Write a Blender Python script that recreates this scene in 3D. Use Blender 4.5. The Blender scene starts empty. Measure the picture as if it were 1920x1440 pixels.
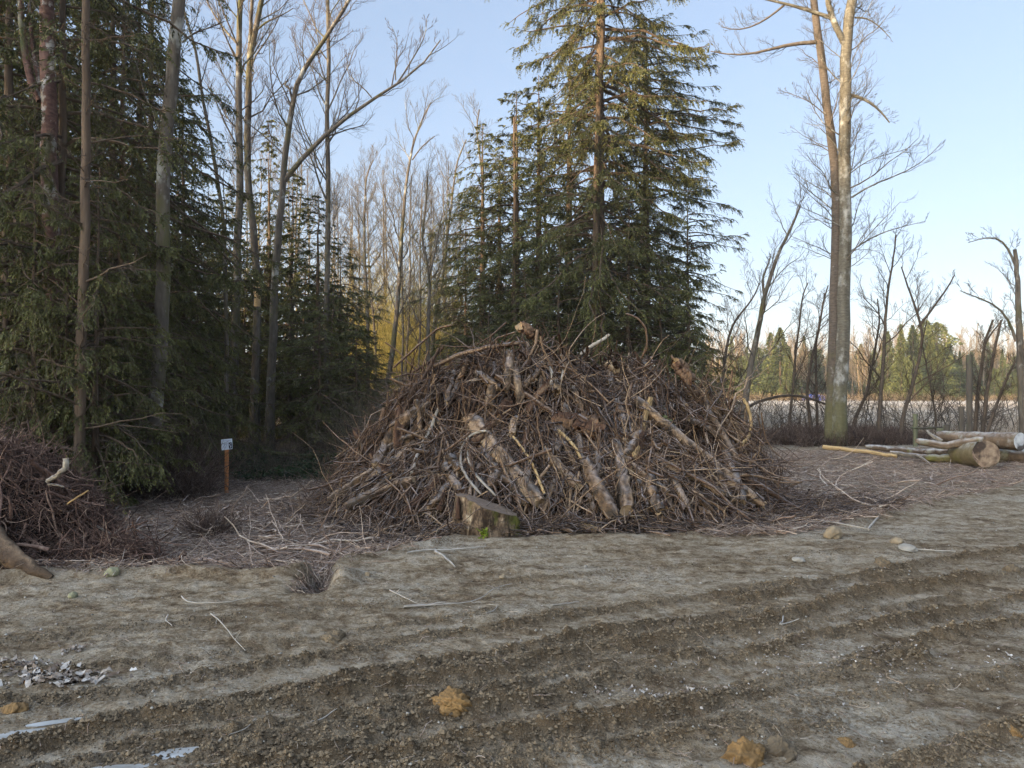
import bpy, math, numpy as np
from math import radians, sin, cos, pi
# ------------------------------------------------------------------ camera, sky, sun, exposure
SC = bpy.context.scene
COL = SC.collection
F = 1423.0            # focal length in pixels of the 1920 px wide photograph
CZ = 1.7              # eye height
PITCH = math.atan(15.0 / F)
cam_d = bpy.data.cameras.new('camera')
cam = bpy.data.objects.new('camera', cam_d); COL.objects.link(cam); SC.camera = cam
cam_d.sensor_width = 36.0; cam_d.lens = 36.0 * F / 1920.0
cam_d.clip_start = 0.05; cam_d.clip_end = 6000
cam.location = (0, 0, CZ); cam.rotation_euler = (pi / 2 + PITCH, 0, 0)

SUN_DIR = np.array([-0.78, -0.63]); SUN_DIR /= np.linalg.norm(SUN_DIR)
SUN_EL = radians(9.0)
SKY_STRENGTH = 0.15
EXPOSURE = 2.36
w = bpy.data.worlds.new('World'); SC.world = w; w.use_nodes = True
nt = w.node_tree; nt.nodes.clear()
sky = nt.nodes.new('ShaderNodeTexSky'); sky.sky_type = 'NISHITA'; sky.sun_disc = False
sky.sun_elevation = SUN_EL; sky.sun_rotation = math.atan2(SUN_DIR[0], SUN_DIR[1])
sky.altitude = 50; sky.air_density = 1.0; sky.dust_density = 0.6; sky.ozone_density = 1.6
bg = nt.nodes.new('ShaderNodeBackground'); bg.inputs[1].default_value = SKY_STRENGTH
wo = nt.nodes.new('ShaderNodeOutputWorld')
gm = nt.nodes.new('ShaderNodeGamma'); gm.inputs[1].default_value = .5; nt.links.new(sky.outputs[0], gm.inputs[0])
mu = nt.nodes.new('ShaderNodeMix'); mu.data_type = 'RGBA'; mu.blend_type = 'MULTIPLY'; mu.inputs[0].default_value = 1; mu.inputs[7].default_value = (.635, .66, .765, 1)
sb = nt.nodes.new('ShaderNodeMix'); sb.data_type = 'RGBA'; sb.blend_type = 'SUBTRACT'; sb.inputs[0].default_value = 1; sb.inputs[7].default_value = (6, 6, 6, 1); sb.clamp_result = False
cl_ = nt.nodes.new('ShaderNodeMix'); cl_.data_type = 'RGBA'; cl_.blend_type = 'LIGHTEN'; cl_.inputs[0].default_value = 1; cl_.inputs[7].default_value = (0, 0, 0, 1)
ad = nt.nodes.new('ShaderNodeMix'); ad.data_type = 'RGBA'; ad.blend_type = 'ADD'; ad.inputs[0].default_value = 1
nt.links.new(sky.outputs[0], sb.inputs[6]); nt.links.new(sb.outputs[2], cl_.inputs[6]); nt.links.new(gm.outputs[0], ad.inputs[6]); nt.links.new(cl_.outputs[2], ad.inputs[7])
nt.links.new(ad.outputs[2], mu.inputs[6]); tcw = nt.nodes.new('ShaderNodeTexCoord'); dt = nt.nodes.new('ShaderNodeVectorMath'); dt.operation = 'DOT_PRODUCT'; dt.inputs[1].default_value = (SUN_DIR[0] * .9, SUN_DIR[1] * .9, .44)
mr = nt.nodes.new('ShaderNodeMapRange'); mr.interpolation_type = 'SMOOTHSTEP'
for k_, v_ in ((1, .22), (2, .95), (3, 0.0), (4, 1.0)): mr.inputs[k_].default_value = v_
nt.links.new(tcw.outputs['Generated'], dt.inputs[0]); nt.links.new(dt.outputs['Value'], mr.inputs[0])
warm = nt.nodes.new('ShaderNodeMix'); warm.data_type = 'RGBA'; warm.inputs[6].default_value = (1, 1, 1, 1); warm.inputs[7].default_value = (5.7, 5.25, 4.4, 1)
glow = nt.nodes.new('ShaderNodeVectorMath'); glow.operation = 'MULTIPLY'   # sky boosted and warmed round the low sun, added to fill the shade
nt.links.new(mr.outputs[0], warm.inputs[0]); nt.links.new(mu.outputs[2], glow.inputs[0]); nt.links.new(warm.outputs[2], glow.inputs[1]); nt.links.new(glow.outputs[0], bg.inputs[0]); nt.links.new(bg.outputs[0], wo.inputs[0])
sl = bpy.data.lights.new('sun', 'SUN'); sl.energy = 2.4; sl.angle = radians(0.6); sl.color = (1.0, 0.76, 0.46)
so = bpy.data.objects.new('sun', sl); COL.objects.link(so)
import mathutils
sv = mathutils.Vector((SUN_DIR[0] * cos(SUN_EL), SUN_DIR[1] * cos(SUN_EL), sin(SUN_EL)))
so.rotation_euler = sv.to_track_quat('Z', 'Y').to_euler(); so.location = (-60, -60, 40)
SC.view_settings.view_transform = 'Standard'; SC.view_settings.look = 'None'
SC.view_settings.exposure = EXPOSURE; SC.view_settings.gamma = 1; SC.view_settings.use_curve_mapping = False
SC.render.engine = 'CYCLES'
SC.cycles.max_bounces = 5; SC.cycles.diffuse_bounces = 3; SC.cycles.transparent_max_bounces = 4

# ------------------------------------------------------------------ helpers
RS = np.random.RandomState
def nrm(v): return v / np.maximum(np.linalg.norm(v, axis=-1, keepdims=True), 1e-9)
def P(px, py, Y):
    """world point at ground distance Y on the line of sight of a photo pixel"""
    u = (px - 960) / F; v = (720 - py) / F
    d = np.array([u, cos(PITCH) - v * sin(PITCH), sin(PITCH) + v * cos(PITCH)])
    return np.array([0, 0, CZ]) + d * (Y / d[1])
def G(px, py):
    """point of the level ground seen at a photo pixel"""
    u = (px - 960) / F; v = (720 - py) / F
    d = np.array([u, cos(PITCH) - v * sin(PITCH), sin(PITCH) + v * cos(PITCH)])
    t = CZ / -d[2]
    return np.array([d[0] * t, d[1] * t])

def _h(ix, iy, seed):
    n = (ix * 374761393 + iy * 668265263 + seed * 1442695041) & 0xffffffff
    n = ((n ^ (n >> 13)) * 1274126177) & 0xffffffff
    return ((n ^ (n >> 16)) & 0xffff) / 65535.0
def vnoise(x, y, seed=0):
    x = np.asarray(x, float); y = np.asarray(y, float)
    ix = np.floor(x).astype(np.int64); iy = np.floor(y).astype(np.int64)
    fx = x - ix; fy = y - iy
    fx = fx * fx * (3 - 2 * fx); fy = fy * fy * (3 - 2 * fy)
    a = _h(ix, iy, seed); b = _h(ix + 1, iy, seed); c = _h(ix, iy + 1, seed); d = _h(ix + 1, iy + 1, seed)
    return (a * (1 - fx) + b * fx) * (1 - fy) + (c * (1 - fx) + d * fx) * fy - 0.5
def fbm(x, y, seed=0, o=4):
    s = 0; a = 1.0; k = 1.0
    for i in range(o):
        s = s + a * vnoise(x * k + 17.3 * i, y * k - 9.1 * i, seed + i); a *= .5; k *= 2.03
    return s
def sstep(a, b, x):
    t = np.clip((x - a) / (b - a), 0, 1); return t * t * (3 - 2 * t)

class MB:
    """collects vertices and faces, then becomes one mesh"""
    def __init__(s): s.v = []; s.t = []; s.f4 = []; s.m4 = []; s.f3 = []; s.m3 = []; s.n = 0
    def add(s, v, f, tone=0.5, m=0):
        v = np.asarray(v, float).reshape(-1, 3); f = np.asarray(f, np.int64)
        s.v.append(v); s.t.append(np.broadcast_to(np.asarray(tone, float), (len(v),)) if np.ndim(tone) < 1 or len(tone) == len(v) else np.repeat(tone, len(v) // len(tone)))
        if f.shape[1] == 4: s.f4.append(f + s.n); s.m4.append(np.full(len(f), m))
        else: s.f3.append(f + s.n); s.m3.append(np.full(len(f), m))
        s.n += len(v)
    def mesh(s, name, mats, smooth=True, attrs=None):
        me = bpy.data.meshes.new(name)
        V = np.concatenate(s.v); T = np.concatenate(s.t)
        L = []; tot = []; mi = []
        if s.f4:
            a = np.concatenate(s.f4); L.append(a.ravel()); tot.append(np.full(len(a), 4)); mi.append(np.concatenate(s.m4))
        if s.f3:
            a = np.concatenate(s.f3); L.append(a.ravel()); tot.append(np.full(len(a), 3)); mi.append(np.concatenate(s.m3))
        L = np.concatenate(L).astype(np.int32); tot = np.concatenate(tot).astype(np.int32); mi = np.concatenate(mi).astype(np.int32)
        st = np.concatenate([[0], np.cumsum(tot)[:-1]]).astype(np.int32)
        me.vertices.add(len(V)); me.loops.add(len(L)); me.polygons.add(len(tot))
        me.vertices.foreach_set('co', V.astype(np.float32).ravel())
        me.loops.foreach_set('vertex_index', L)
        me.polygons.foreach_set('loop_start', st)
        me.polygons.foreach_set('loop_total', tot)
        for m in mats: me.materials.append(m)
        me.polygons.foreach_set('material_index', mi)
        me.polygons.foreach_set('use_smooth', np.full(len(tot), smooth))
        at = me.attributes.new('tone', 'FLOAT', 'POINT'); at.data.foreach_set('value', T.astype(np.float32))
        for k, a in (attrs or {}).items():
            at = me.attributes.new(k, 'FLOAT', 'POINT'); at.data.foreach_set('value', np.asarray(a, np.float32))
        me.update(calc_edges=True)
        return me
    def obj(s, name, mats, parent=None, smooth=True, attrs=None):
        me = s.mesh(name, mats if isinstance(mats, (list, tuple)) else [mats], smooth, attrs)
        o = bpy.data.objects.new(name, me); COL.objects.link(o)
        if parent: o.parent = parent
        return o
    # ---- shapes
    def tubes(s, pts, rad, sides=5, tone=0.5, m=0, caps=False, lump=0.0, seed=0, streak=0.0, ragged=0.0):
        """pts N,K,3; rad N,K"""
        pts = np.asarray(pts, float); rad = np.asarray(rad, float)
        N, K, _ = pts.shape
        rad = np.broadcast_to(rad, (N, K))
        tg = nrm(np.gradient(pts, axis=1))
        ov = nrm(pts[:, -1] - pts[:, 0] + 1e-6)
        ref = np.where(np.abs(ov[:, 2:3]) > .75, np.array([[1., .03, 0]]), np.array([[0.02, .01, 1.]]))
        x = nrm(np.cross(tg, ref[:, None, :])); y = np.cross(tg, x)
        a = np.arange(sides) * 2 * pi / sides
        R = rad[:, :, None, None]
        if lump:
            rs = RS(seed + 5); w1 = rs.rand(N, K, 1, 1) - .5; w1[:, 1:-1] = (w1[:, :-2] + w1[:, 1:-1] + w1[:, 2:]) / 3
            R = R * (1 + lump * ((rs.rand(N, 1, sides, 1) - .5) * 2.0 + (rs.rand(N, K, sides, 1) - .5) * .6 + w1 * .5))
        ring = pts[:, :, None, :] + R * (np.cos(a)[None, None, :, None] * x[:, :, None, :] + np.sin(a)[None, None, :, None] * y[:, :, None, :])
        if ragged:
            rs = RS(seed + 6); rr_ = np.broadcast_to(rad, (N, K))
            for e, sg in ((0, -1), (-1, 1)):
                sh = (rs.rand(N, sides, 1) - .25) * ragged * rr_[:, e][:, None, None] * 1.6
                ring[:, e] += tg[:, e][:, None, :] * sg * sh; ring[:, e] += (pts[:, e][:, None, :] - ring[:, e]) * (.15 + .35 * rs.rand(N, sides, 1)) * min(1, ragged)
        V = ring.reshape(-1, 3)
        n_, k_, s_ = np.meshgrid(np.arange(N), np.arange(K - 1), np.arange(sides), indexing='ij')
        b = n_ * K * sides + k_ * sides; s1 = (s_ + 1) % sides
        Fq = np.stack([b + s_, b + s1, b + sides + s1, b + sides + s_], -1).reshape(-1, 4)
        if np.ndim(tone) == 1 and len(tone) == N: tone = np.repeat(tone, K * sides)
        if streak:
            rs = RS(seed + 7); tv = (rs.rand(N, 1, sides) - .5) * 2 + (rs.rand(N, K, sides) - .5) * .7
            tone = np.clip((np.broadcast_to(tone, (N * K * sides,)).reshape(N, K, sides) + streak * tv), 0, 1).ravel()
        s.add(V, Fq, tone, m)
        if caps is not False:
            cm = m if caps is True else caps
            for e in (0, K - 1):
                c = pts[:, e]; rr = ring[:, e].reshape(N, sides, 3)
                VV = np.concatenate([rr, c[:, None, :]], 1).reshape(-1, 3)
                nn, ss = np.meshgrid(np.arange(N), np.arange(sides), indexing='ij')
                bb = nn * (sides + 1); o = np.stack([bb + ss, bb + (ss + 1) % sides, bb + sides], -1).reshape(-1, 3)
                if e == 0: o = o[:, ::-1]
                s.add(VV, o, np.full(len(VV), .6), cm)
    def diamonds(s, p, d, wv, tone, m=0):
        """leaf-shaped faces: base p, axis d (with length), half-width vector wv"""
        N = len(p)
        V = np.stack([p, p + d * .45 + wv, p + d, p + d * .45 - wv], 1).reshape(-1, 3)
        Fq = np.arange(N * 4).reshape(N, 4)
        s.add(V, Fq, np.repeat(tone, 4), m)
    def lumps(s, c, r, seed=0, tone=0.5, m=0, squash=.75):
        """rough little clods: jittered octahedra"""
        rs = RS(seed); N = len(c)
        o = np.array([[1, 0, 0], [0, 1, 0], [-1, 0, 0], [0, -1, 0], [0, 0, 1], [0, 0, -1]], float)
        a = rs.rand(N) * 6.28; ca, sa = np.cos(a), np.sin(a)
        V = o[None] * (0.65 + .7 * rs.rand(N, 6, 1)) + rs.randn(N, 6, 3) * .12
        V = np.stack([V[..., 0] * ca[:, None] - V[..., 1] * sa[:, None], V[..., 0] * sa[:, None] + V[..., 1] * ca[:, None], V[..., 2] * squash], -1)
        V = V * np.asarray(r).reshape(-1, 1, 1) + c[:, None, :]
        f = np.array([[0, 1, 4], [1, 2, 4], [2, 3, 4], [3, 0, 4], [1, 0, 5], [2, 1, 5], [3, 2, 5], [0, 3, 5]])
        Ff = (f[None] + (np.arange(N) * 6)[:, None, None]).reshape(-1, 3)
        s.add(V.reshape(-1, 3), Ff, np.repeat(np.broadcast_to(tone, (N,)), 6), m)

def tag(o, label=None, cat=None, group=None, kind=None):
    if label: o['label'] = label
    if cat: o['category'] = cat
    if group: o['group'] = group
    if kind: o['kind'] = kind
    return o
def empty(name, loc):
    o = bpy.data.objects.new(name, None); COL.objects.link(o); o.location = tuple(float(a) for a in loc); o.empty_display_size = .2
    return o
def copy_tree(o, loc, rz=0, sc=1.0, sz=None):
    c = o.copy(); COL.objects.link(c)
    c.location = tuple(float(a) for a in loc); c.rotation_euler = (0, 0, rz); c.scale = (sc, sc, sz or sc)
    for ch in o.children:
        d = ch.copy(); COL.objects.link(d); d.parent = c
    return c

# ------------------------------------------------------------------ materials
def new_mat(name):
    m = bpy.data.materials.new(name); m.use_nodes = True; t = m.node_tree; t.nodes.clear()
    o = t.nodes.new('ShaderNodeOutputMaterial'); b = t.nodes.new('ShaderNodeBsdfPrincipled')
    t.links.new(b.outputs[0], o.inputs[0]); b.inputs['Specular IOR Level'].default_value = .25
    return m, t, b
def N_(t, typ, **k):
    n = t.nodes.new(typ)
    for a, v in k.items(): setattr(n, a, v)
    return n
def noise(t, scale, detail=5, rough=.6, vec=None, st=None):
    n = t.nodes.new('ShaderNodeTexNoise'); n.inputs['Scale'].default_value = scale
    n.inputs['Detail'].default_value = detail; n.inputs['Roughness'].default_value = rough
    tc = t.nodes.new('ShaderNodeTexCoord'); src = tc.outputs['Object']
    if st:
        mp = t.nodes.new('ShaderNodeMapping'); mp.inputs['Scale'].default_value = st
        t.links.new(src, mp.inputs[0]); src = mp.outputs[0]
    t.links.new(src, n.inputs['Vector'])
    return n
def ramp(t, src, stops):
    r = t.nodes.new('ShaderNodeValToRGB'); e = r.color_ramp.elements
    while len(e) < len(stops): e.new(.5)
    for i, (p, c) in enumerate(stops):
        e[i].position = p; e[i].color = (*c, 1) if len(c) == 3 else (c[0],) * 3 + (1,)
    t.links.new(src, r.inputs[0]); return r
def mathn(t, op, a, b=None, clamp=False):
    n = t.nodes.new('ShaderNodeMath'); n.operation = op; n.use_clamp = clamp
    for i, x in enumerate((a, b)):
        if x is None: continue
        if isinstance(x, (int, float)): n.inputs[i].default_value = x
        else: t.links.new(x, n.inputs[i])
    return n.outputs[0]
def mixc(t, fac, a, b):
    n = t.nodes.new('ShaderNodeMix'); n.data_type = 'RGBA'
    for k, x in ((0, fac), (6, a), (7, b)):
        if isinstance(x, (int, float)): n.inputs[k].default_value = x
        elif isinstance(x, tuple): n.inputs[k].default_value = (*x, 1)
        else: t.links.new(x, n.inputs[k])
    return n.outputs[2]
def attr(t, name):
    a = t.nodes.new('ShaderNodeAttribute'); a.attribute_name = name; return a.outputs['Fac']
def bump(t, b, h, strength, dist=.01):
    n = t.nodes.new('ShaderNodeBump'); n.inputs['Strength'].default_value = strength; n.inputs['Distance'].default_value = dist
    t.links.new(h, n.inputs['Height']); t.links.new(n.outputs[0], b.inputs['Normal'])

def wood(name, stops, sc=14, st=(1, 1, .25), bmp=.6, dist=.02, rough=.85, patch=None, tw=.75, nw=.55, moss=None, frost=None, foot=None):
    """weathered wood or bark: tone attribute plus grain noise drive a ramp"""
    m, t, b = new_mat(name)
    n = noise(t, sc, 6, .65, st=st)
    v = mathn(t, 'ADD', mathn(t, 'MULTIPLY', attr(t, 'tone'), tw), mathn(t, 'MULTIPLY', mathn(t, 'SUBTRACT', n.outputs[0], .5), nw * 2), True)
    c = ramp(t, v, stops).outputs[0]
    if patch:
        pc, ps, lo, hi = patch
        pn = noise(t, ps, 4, .6, st=(1, 1, .7)); c = mixc(t, ramp(t, pn.outputs[0], [(lo, (0,)), (hi, (1,))]).outputs[0], c, pc)
    if moss:
        mc, ms, lo, hi = moss
        pn = noise(t, ms, 4, .6, st=(1, 1, .35)); c = mixc(t, ramp(t, pn.outputs[0], [(lo, (0,)), (hi, (1,))]).outputs[0], c, mc)
    if foot:    # moss on the foot of the trunk
        tc = t.nodes.new('ShaderNodeTexCoord'); sz_ = t.nodes.new('ShaderNodeSeparateXYZ'); t.links.new(tc.outputs['Object'], sz_.inputs[0]); fn = noise(t, 2.2, 4, .6)
        hh = mathn(t, 'ADD', mathn(t, 'DIVIDE', sz_.outputs[2], foot[1]), mathn(t, 'MULTIPLY', mathn(t, 'SUBTRACT', fn.outputs[0], .5), 2.2))
        c = mixc(t, ramp(t, hh, [(.4, (.7,)), (.95, (0,))]).outputs[0], c, foot[0])
    if frost:   # rime settles on upward faces
        g = t.nodes.new('ShaderNodeNewGeometry'); sx = t.nodes.new('ShaderNodeSeparateXYZ'); t.links.new(g.outputs['Normal'], sx.inputs[0])
        fn = noise(t, 9, 3, .6)
        fz = mathn(t, 'MULTIPLY', ramp(t, sx.outputs[2], [(.35, (0,)), (.95, (1,))]).outputs[0], mathn(t, 'MULTIPLY', ramp(t, fn.outputs[0], [(.35, (0,)), (.65, (1,))]).outputs[0], frost[1]))
        c = mixc(t, fz, c, frost[0])
    t.links.new(c, b.inputs['Base Color']); b.inputs['Roughness'].default_value = rough
    if bmp: bump(t, b, n.outputs[0], bmp, dist)
    return m
FROST = ((.48, .44, .45), .42)
M_stick = wood('weathered_stick', [(0, (0.022, 0.012, 0.007)), (.35, (0.077, 0.043, 0.025)), (.65, (0.173, 0.109, 0.064)), (1, (0.409, 0.294, 0.183))], 30, (1, 1, 1), .3, .004, frost=FROST)
M_litter = wood('frosty_litter', [(0, (0.083, 0.048, 0.032)), (.4, (0.208, 0.136, 0.097)), (.75, (0.414, 0.314, 0.234)), (1, (0.720, 0.665, 0.546))], 20, (1, 1, 1), 0, frost=((.50, .46, .45), .5))
M_log = wood('weathered_log', [(0, (0.033, 0.020, 0.011)), (.4, (0.113, 0.069, 0.039)), (.7, (0.245, 0.164, 0.100)), (1, (0.395, 0.284, 0.178))], 22, (1, 1, 1), .9, .02, patch=((.045, .032, .022), 5.0, .50, .60), frost=FROST)
M_cut = wood('cut_wood', [(0, (0.105, 0.068, 0.038)), (.5, (0.270, 0.188, 0.112)), (1, (0.413, 0.315, 0.210))], 18, (1, 1, 1), .4, .01)
M_peel = wood('peeled_pole', [(0, (0.160, 0.104, 0.048)), (.5, (0.368, 0.248, 0.120)), (1, (0.480, 0.360, 0.200))], 10, (1, 1, 1), .2, .01)
M_pale = wood('bleached_wood', [(0, (0.108, 0.086, 0.065)), (.5, (0.259, 0.223, 0.180)), (1, (0.418, 0.382, 0.331))], 16, (1, 1, 1), .3, .01, frost=FROST)
M_rot = wood('rotten_red_wood', [(0, (0.019, 0.009, 0.005)), (.45, (0.083, 0.043, 0.026)), (1, (0.218, 0.142, 0.085))], 11, (1, 1, .6), 1, .04)
M_bark = wood('grey_bark', [(0, (0.033, 0.026, 0.021)), (.45, (0.111, 0.091, 0.072)), (1, (0.260, 0.227, 0.182))], 9, (1, 1, .3), .8, .03, patch=((.30, .29, .26), 2.2, .58, .68), moss=((.085, .078, .030), 1.6, .52, .66))
M_poplar = wood('poplar_bark', [(0, (0.036, 0.030, 0.022)), (.45, (0.126, 0.110, 0.084)), (1, (0.243, 0.226, 0.175))], 7, (1, 1, 3.2), 1, .03, patch=((.32, .31, .285), 3.2, .52, .70), foot=((.10, .09, .035), 2.4))
M_poplar2 = wood('brown_poplar_bark', [(0, (0.038, 0.028, 0.022)), (.45, (0.113, 0.088, 0.069)), (1, (0.218, 0.184, 0.147))], 8, (1, 1, 3), 1, .03, patch=((.26, .24, .21), 3, .60, .72), foot=((.10, .09, .035), 3.2))
M_cedarbark = wood('cedar_bark', [(0, (0.030, 0.021, 0.015)), (.5, (0.111, 0.076, 0.051)), (1, (0.222, 0.165, 0.111))], 12, (1, 1, .12), .8, .03)
M_redbark = wood('red_flaking_bark', [(0, (0.036, 0.018, 0.015)), (.5, (0.127, 0.069, 0.055)), (1, (0.237, 0.146, 0.114))], 9, (1, 1, 2.5), .8, .03, patch=((.34, .31, .28), 4.5, .55, .62), moss=((.05, .055, .02), 1.2, .52, .62))
M_twig = wood('bare_twig', [(0, (0.026, 0.019, 0.014)), (.5, (0.084, 0.062, 0.046)), (1, (0.204, 0.156, 0.108))], 8, (1, 1, 1), 0)
M_twiglit = wood('pale_twig', [(0, (0.034, 0.027, 0.018)), (.5, (0.097, 0.078, 0.051)), (1, (0.182, 0.150, 0.096))], 8, (1, 1, 1), 0)
M_bramble = wood('bramble_cane', [(0, (0.030, 0.017, 0.014)), (.5, (0.100, 0.064, 0.049)), (1, (0.211, 0.171, 0.129))], 12, (1, 1, 1), 0)
M_butt = wood('butt_wood', [(0, (.05, .030, .018)), (.5, (.16, .105, .065)), (1, (.32, .23, .15))], 9, (1, 1, 1), 1, .04, patch=((.06, .038, .022), 4, .5, .6))
M_core = wood('soil_gap_shade', [(0, (0.006, 0.003, 0.003)), (.5, (0.016, 0.009, 0.006)), (1, (0.043, 0.026, 0.018))], 9, (1, 1, 1), 1, .05)  # soil core, shade of the gaps put into its near-black colour
M_moss = wood('mossy_log', [(0, (.03, .035, .012)), (.5, (.09, .10, .03)), (1, (.16, .15, .07))], 9, (1, 1, 1), .8, .03)

def leafmat(name, c1, c2, c3, transl=.25):
    m, t, b = new_mat(name)
    oi = t.nodes.new('ShaderNodeObjectInfo')
    n = noise(t, .9, 3, .6)
    v = mathn(t, 'ADD', mathn(t, 'MULTIPLY', attr(t, 'tone'), .75), mathn(t, 'ADD', mathn(t, 'MULTIPLY', mathn(t, 'SUBTRACT', n.outputs[0], .5), .7), mathn(t, 'MULTIPLY', mathn(t, 'SUBTRACT', oi.outputs['Random'], .35), .25)), True)
    c = ramp(t, v, [(0, c1), (.5, c2), (1, c3)]).outputs[0]
    t.links.new(c, b.inputs['Base Color']); b.inputs['Roughness'].default_value = .6
    tr = t.nodes.new('ShaderNodeBsdfTranslucent'); t.links.new(c, tr.inputs[0])
    mx = t.nodes.new('ShaderNodeMixShader'); mx.inputs[0].default_value = transl
    t.links.new(b.outputs[0], mx.inputs[1]); t.links.new(tr.outputs[0], mx.inputs[2])
    t.links.new(mx.outputs[0], t.nodes['Material Output'].inputs[0])
    return m
M_needle = leafmat('cedar_foliage', (.032, .034, .012), (.088, .090, .028), (.18, .170, .052))
M_needle_far = leafmat('far_foliage', (.03, .038, .012), (.085, .095, .028), (.16, .16, .05))
M_fern = leafmat('undergrowth_leaf', (.012, .022, .008), (.03, .05, .018), (.07, .10, .035))

def ground_mat():
    m, t, b = new_mat('dirt_ground')
    n1 = noise(t, .8, 5, .6); n2 = noise(t, 9, 6, .7); n3 = noise(t, 45, 5, .75); n4 = noise(t, 260, 2, .6)
    n5 = t.nodes.new('ShaderNodeTexNoise'); n5.inputs['Scale'].default_value = 2.2; n5.inputs['Detail'].default_value = 5; n5.inputs['Roughness'].default_value = .65
    tc5 = t.nodes.new('ShaderNodeTexCoord'); mp5 = t.nodes.new('ShaderNodeMapping'); mp5.inputs['Rotation'].default_value = (0, 0, radians(-22)); mp5.inputs['Scale'].default_value = (.75, 1.9, 1)
    t.links.new(tc5.outputs['Object'], mp5.inputs[0]); t.links.new(mp5.outputs[0], n5.inputs['Vector'])
    base = ramp(t, mathn(t, 'ADD', mathn(t, 'ADD', mathn(t, 'MULTIPLY', n5.outputs[0], .34), mathn(t, 'MULTIPLY', n1.outputs[0], .10)), mathn(t, 'ADD', mathn(t, 'MULTIPLY', n2.outputs[0], .4), mathn(t, 'MULTIPLY', n3.outputs[0], .25))),
                [(.455, (0.087, 0.057, 0.033)), (.52, (0.196, 0.143, 0.092)), (.565, (0.284, 0.226, 0.159)), (.64, (0.394, 0.332, 0.260))]).outputs[0]
    rid = mathn(t, 'MULTIPLY', attr(t, 'ridge'), mathn(t, 'ADD', .42, mathn(t, 'MULTIPLY', n2.outputs[0], 1.0)), True)
    c = mixc(t, rid, base, ramp(t, n2.outputs[0], [(.3, (0.061, 0.040, 0.022)), (.6, (0.141, 0.098, 0.060)), (.8, (0.291, 0.220, 0.145))]).outputs[0])
    # litter-covered and forest floor
    lit = ramp(t, n2.outputs[0], [(.3, (0.044, 0.027, 0.018)), (.55, (0.133, 0.096, 0.067)), (.8, (0.253, 0.201, 0.158))]).outputs[0]
    c = mixc(t, attr(t, 'litter'), c, lit)
    fl = ramp(t, n1.outputs[0], [(.3, (0.343, 0.248, 0.164)), (.5, (0.506, 0.432, 0.350)), (.7, (0.620, 0.576, 0.521))]).outputs[0]
    c = mixc(t, attr(t, 'field'), c, fl)
    # rime frost on patches and small light grains of grit
    frost = mathn(t, 'MULTIPLY', ramp(t, n1.outputs[0], [(.50, (0,)), (.66, (1,))]).outputs[0], ramp(t, n3.outputs[0], [(.45, (0,)), (.62, (.55,))]).outputs[0])
    frost = mathn(t, 'MULTIPLY', frost, mathn(t, 'SUBTRACT', 1.0, rid))
    c = mixc(t, frost, c, (.50, .475, .42))
    grit = ramp(t, n4.outputs[0], [(.66, (0,)), (.71, (.8,))]).outputs[0]
    c = mixc(t, grit, c, (.46, .38, .27))
    c = mixc(t, ramp(t, n3.outputs[0], [(.28, (.55,)), (.42, (0,))]).outputs[0], c, (.10, .072, .045))
    t.links.new(c, b.inputs['Base Color']); b.inputs['Roughness'].default_value = .95; b.inputs['Specular IOR Level'].default_value = .1
    h = mathn(t, 'ADD', mathn(t, 'MULTIPLY', n2.outputs[0], 1.0), mathn(t, 'MULTIPLY', n3.outputs[0], .7))
    bump(t, b, h, 1.0, .05)
    return m
M_ground = ground_mat()
def stone(name, a, c, sc=12):
    m, t, b = new_mat(name); n = noise(t, sc, 5, .6)
    t.links.new(ramp(t, mathn(t, 'ADD', mathn(t, 'MULTIPLY', n.outputs[0], .7), mathn(t, 'MULTIPLY', attr(t, 'tone'), .4)), [(.3, a), (.75, c)]).outputs[0], b.inputs['Base Color'])
    b.inputs['Roughness'].default_value = .85; bump(t, b, n.outputs[0], .6, .02); return m
M_rock = stone('tan_stone', (.12, .088, .056), (.29, .225, .15)); M_rockg = stone('lichen_stone', (.12, .11, .06), (.26, .25, .16))
M_pebble = stone('pebbles', (.11, .095, .08), (.36, .33, .285), 5)
M_clod = stone('soil_crumbs', (.045, .032, .020), (.175, .13, .083), 6)
M_clay = stone('ochre_clay', (.06, .038, .020), (.27, .155, .058), 9)
def ice_mat():
    m, t, b = new_mat('puddle_ice'); n = noise(t, 7, 4, .6); n2 = noise(t, 3, 3, .5, st=(1, 4, 1))
    t.links.new(ramp(t, n2.outputs[0], [(.3, (.20, .19, .175)), (.55, (.36, .36, .36)), (.8, (.52, .525, .53))]).outputs[0], b.inputs['Base Color'])
    b.inputs['Roughness'].default_value = .28; b.inputs['Specular IOR Level'].default_value = .5; bump(t, b, n.outputs[0], .15, .01); return m
M_ice = ice_mat()
def flat(name, c, r=.6):
    m, t, b = new_mat(name); n = noise(t, 30, 3, .5)
    t.links.new(mixc(t, mathn(t, 'MULTIPLY', n.outputs[0], .3), c, tuple(x * .7 for x in c)), b.inputs['Base Color']); b.inputs['Roughness'].default_value = r; return m

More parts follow.
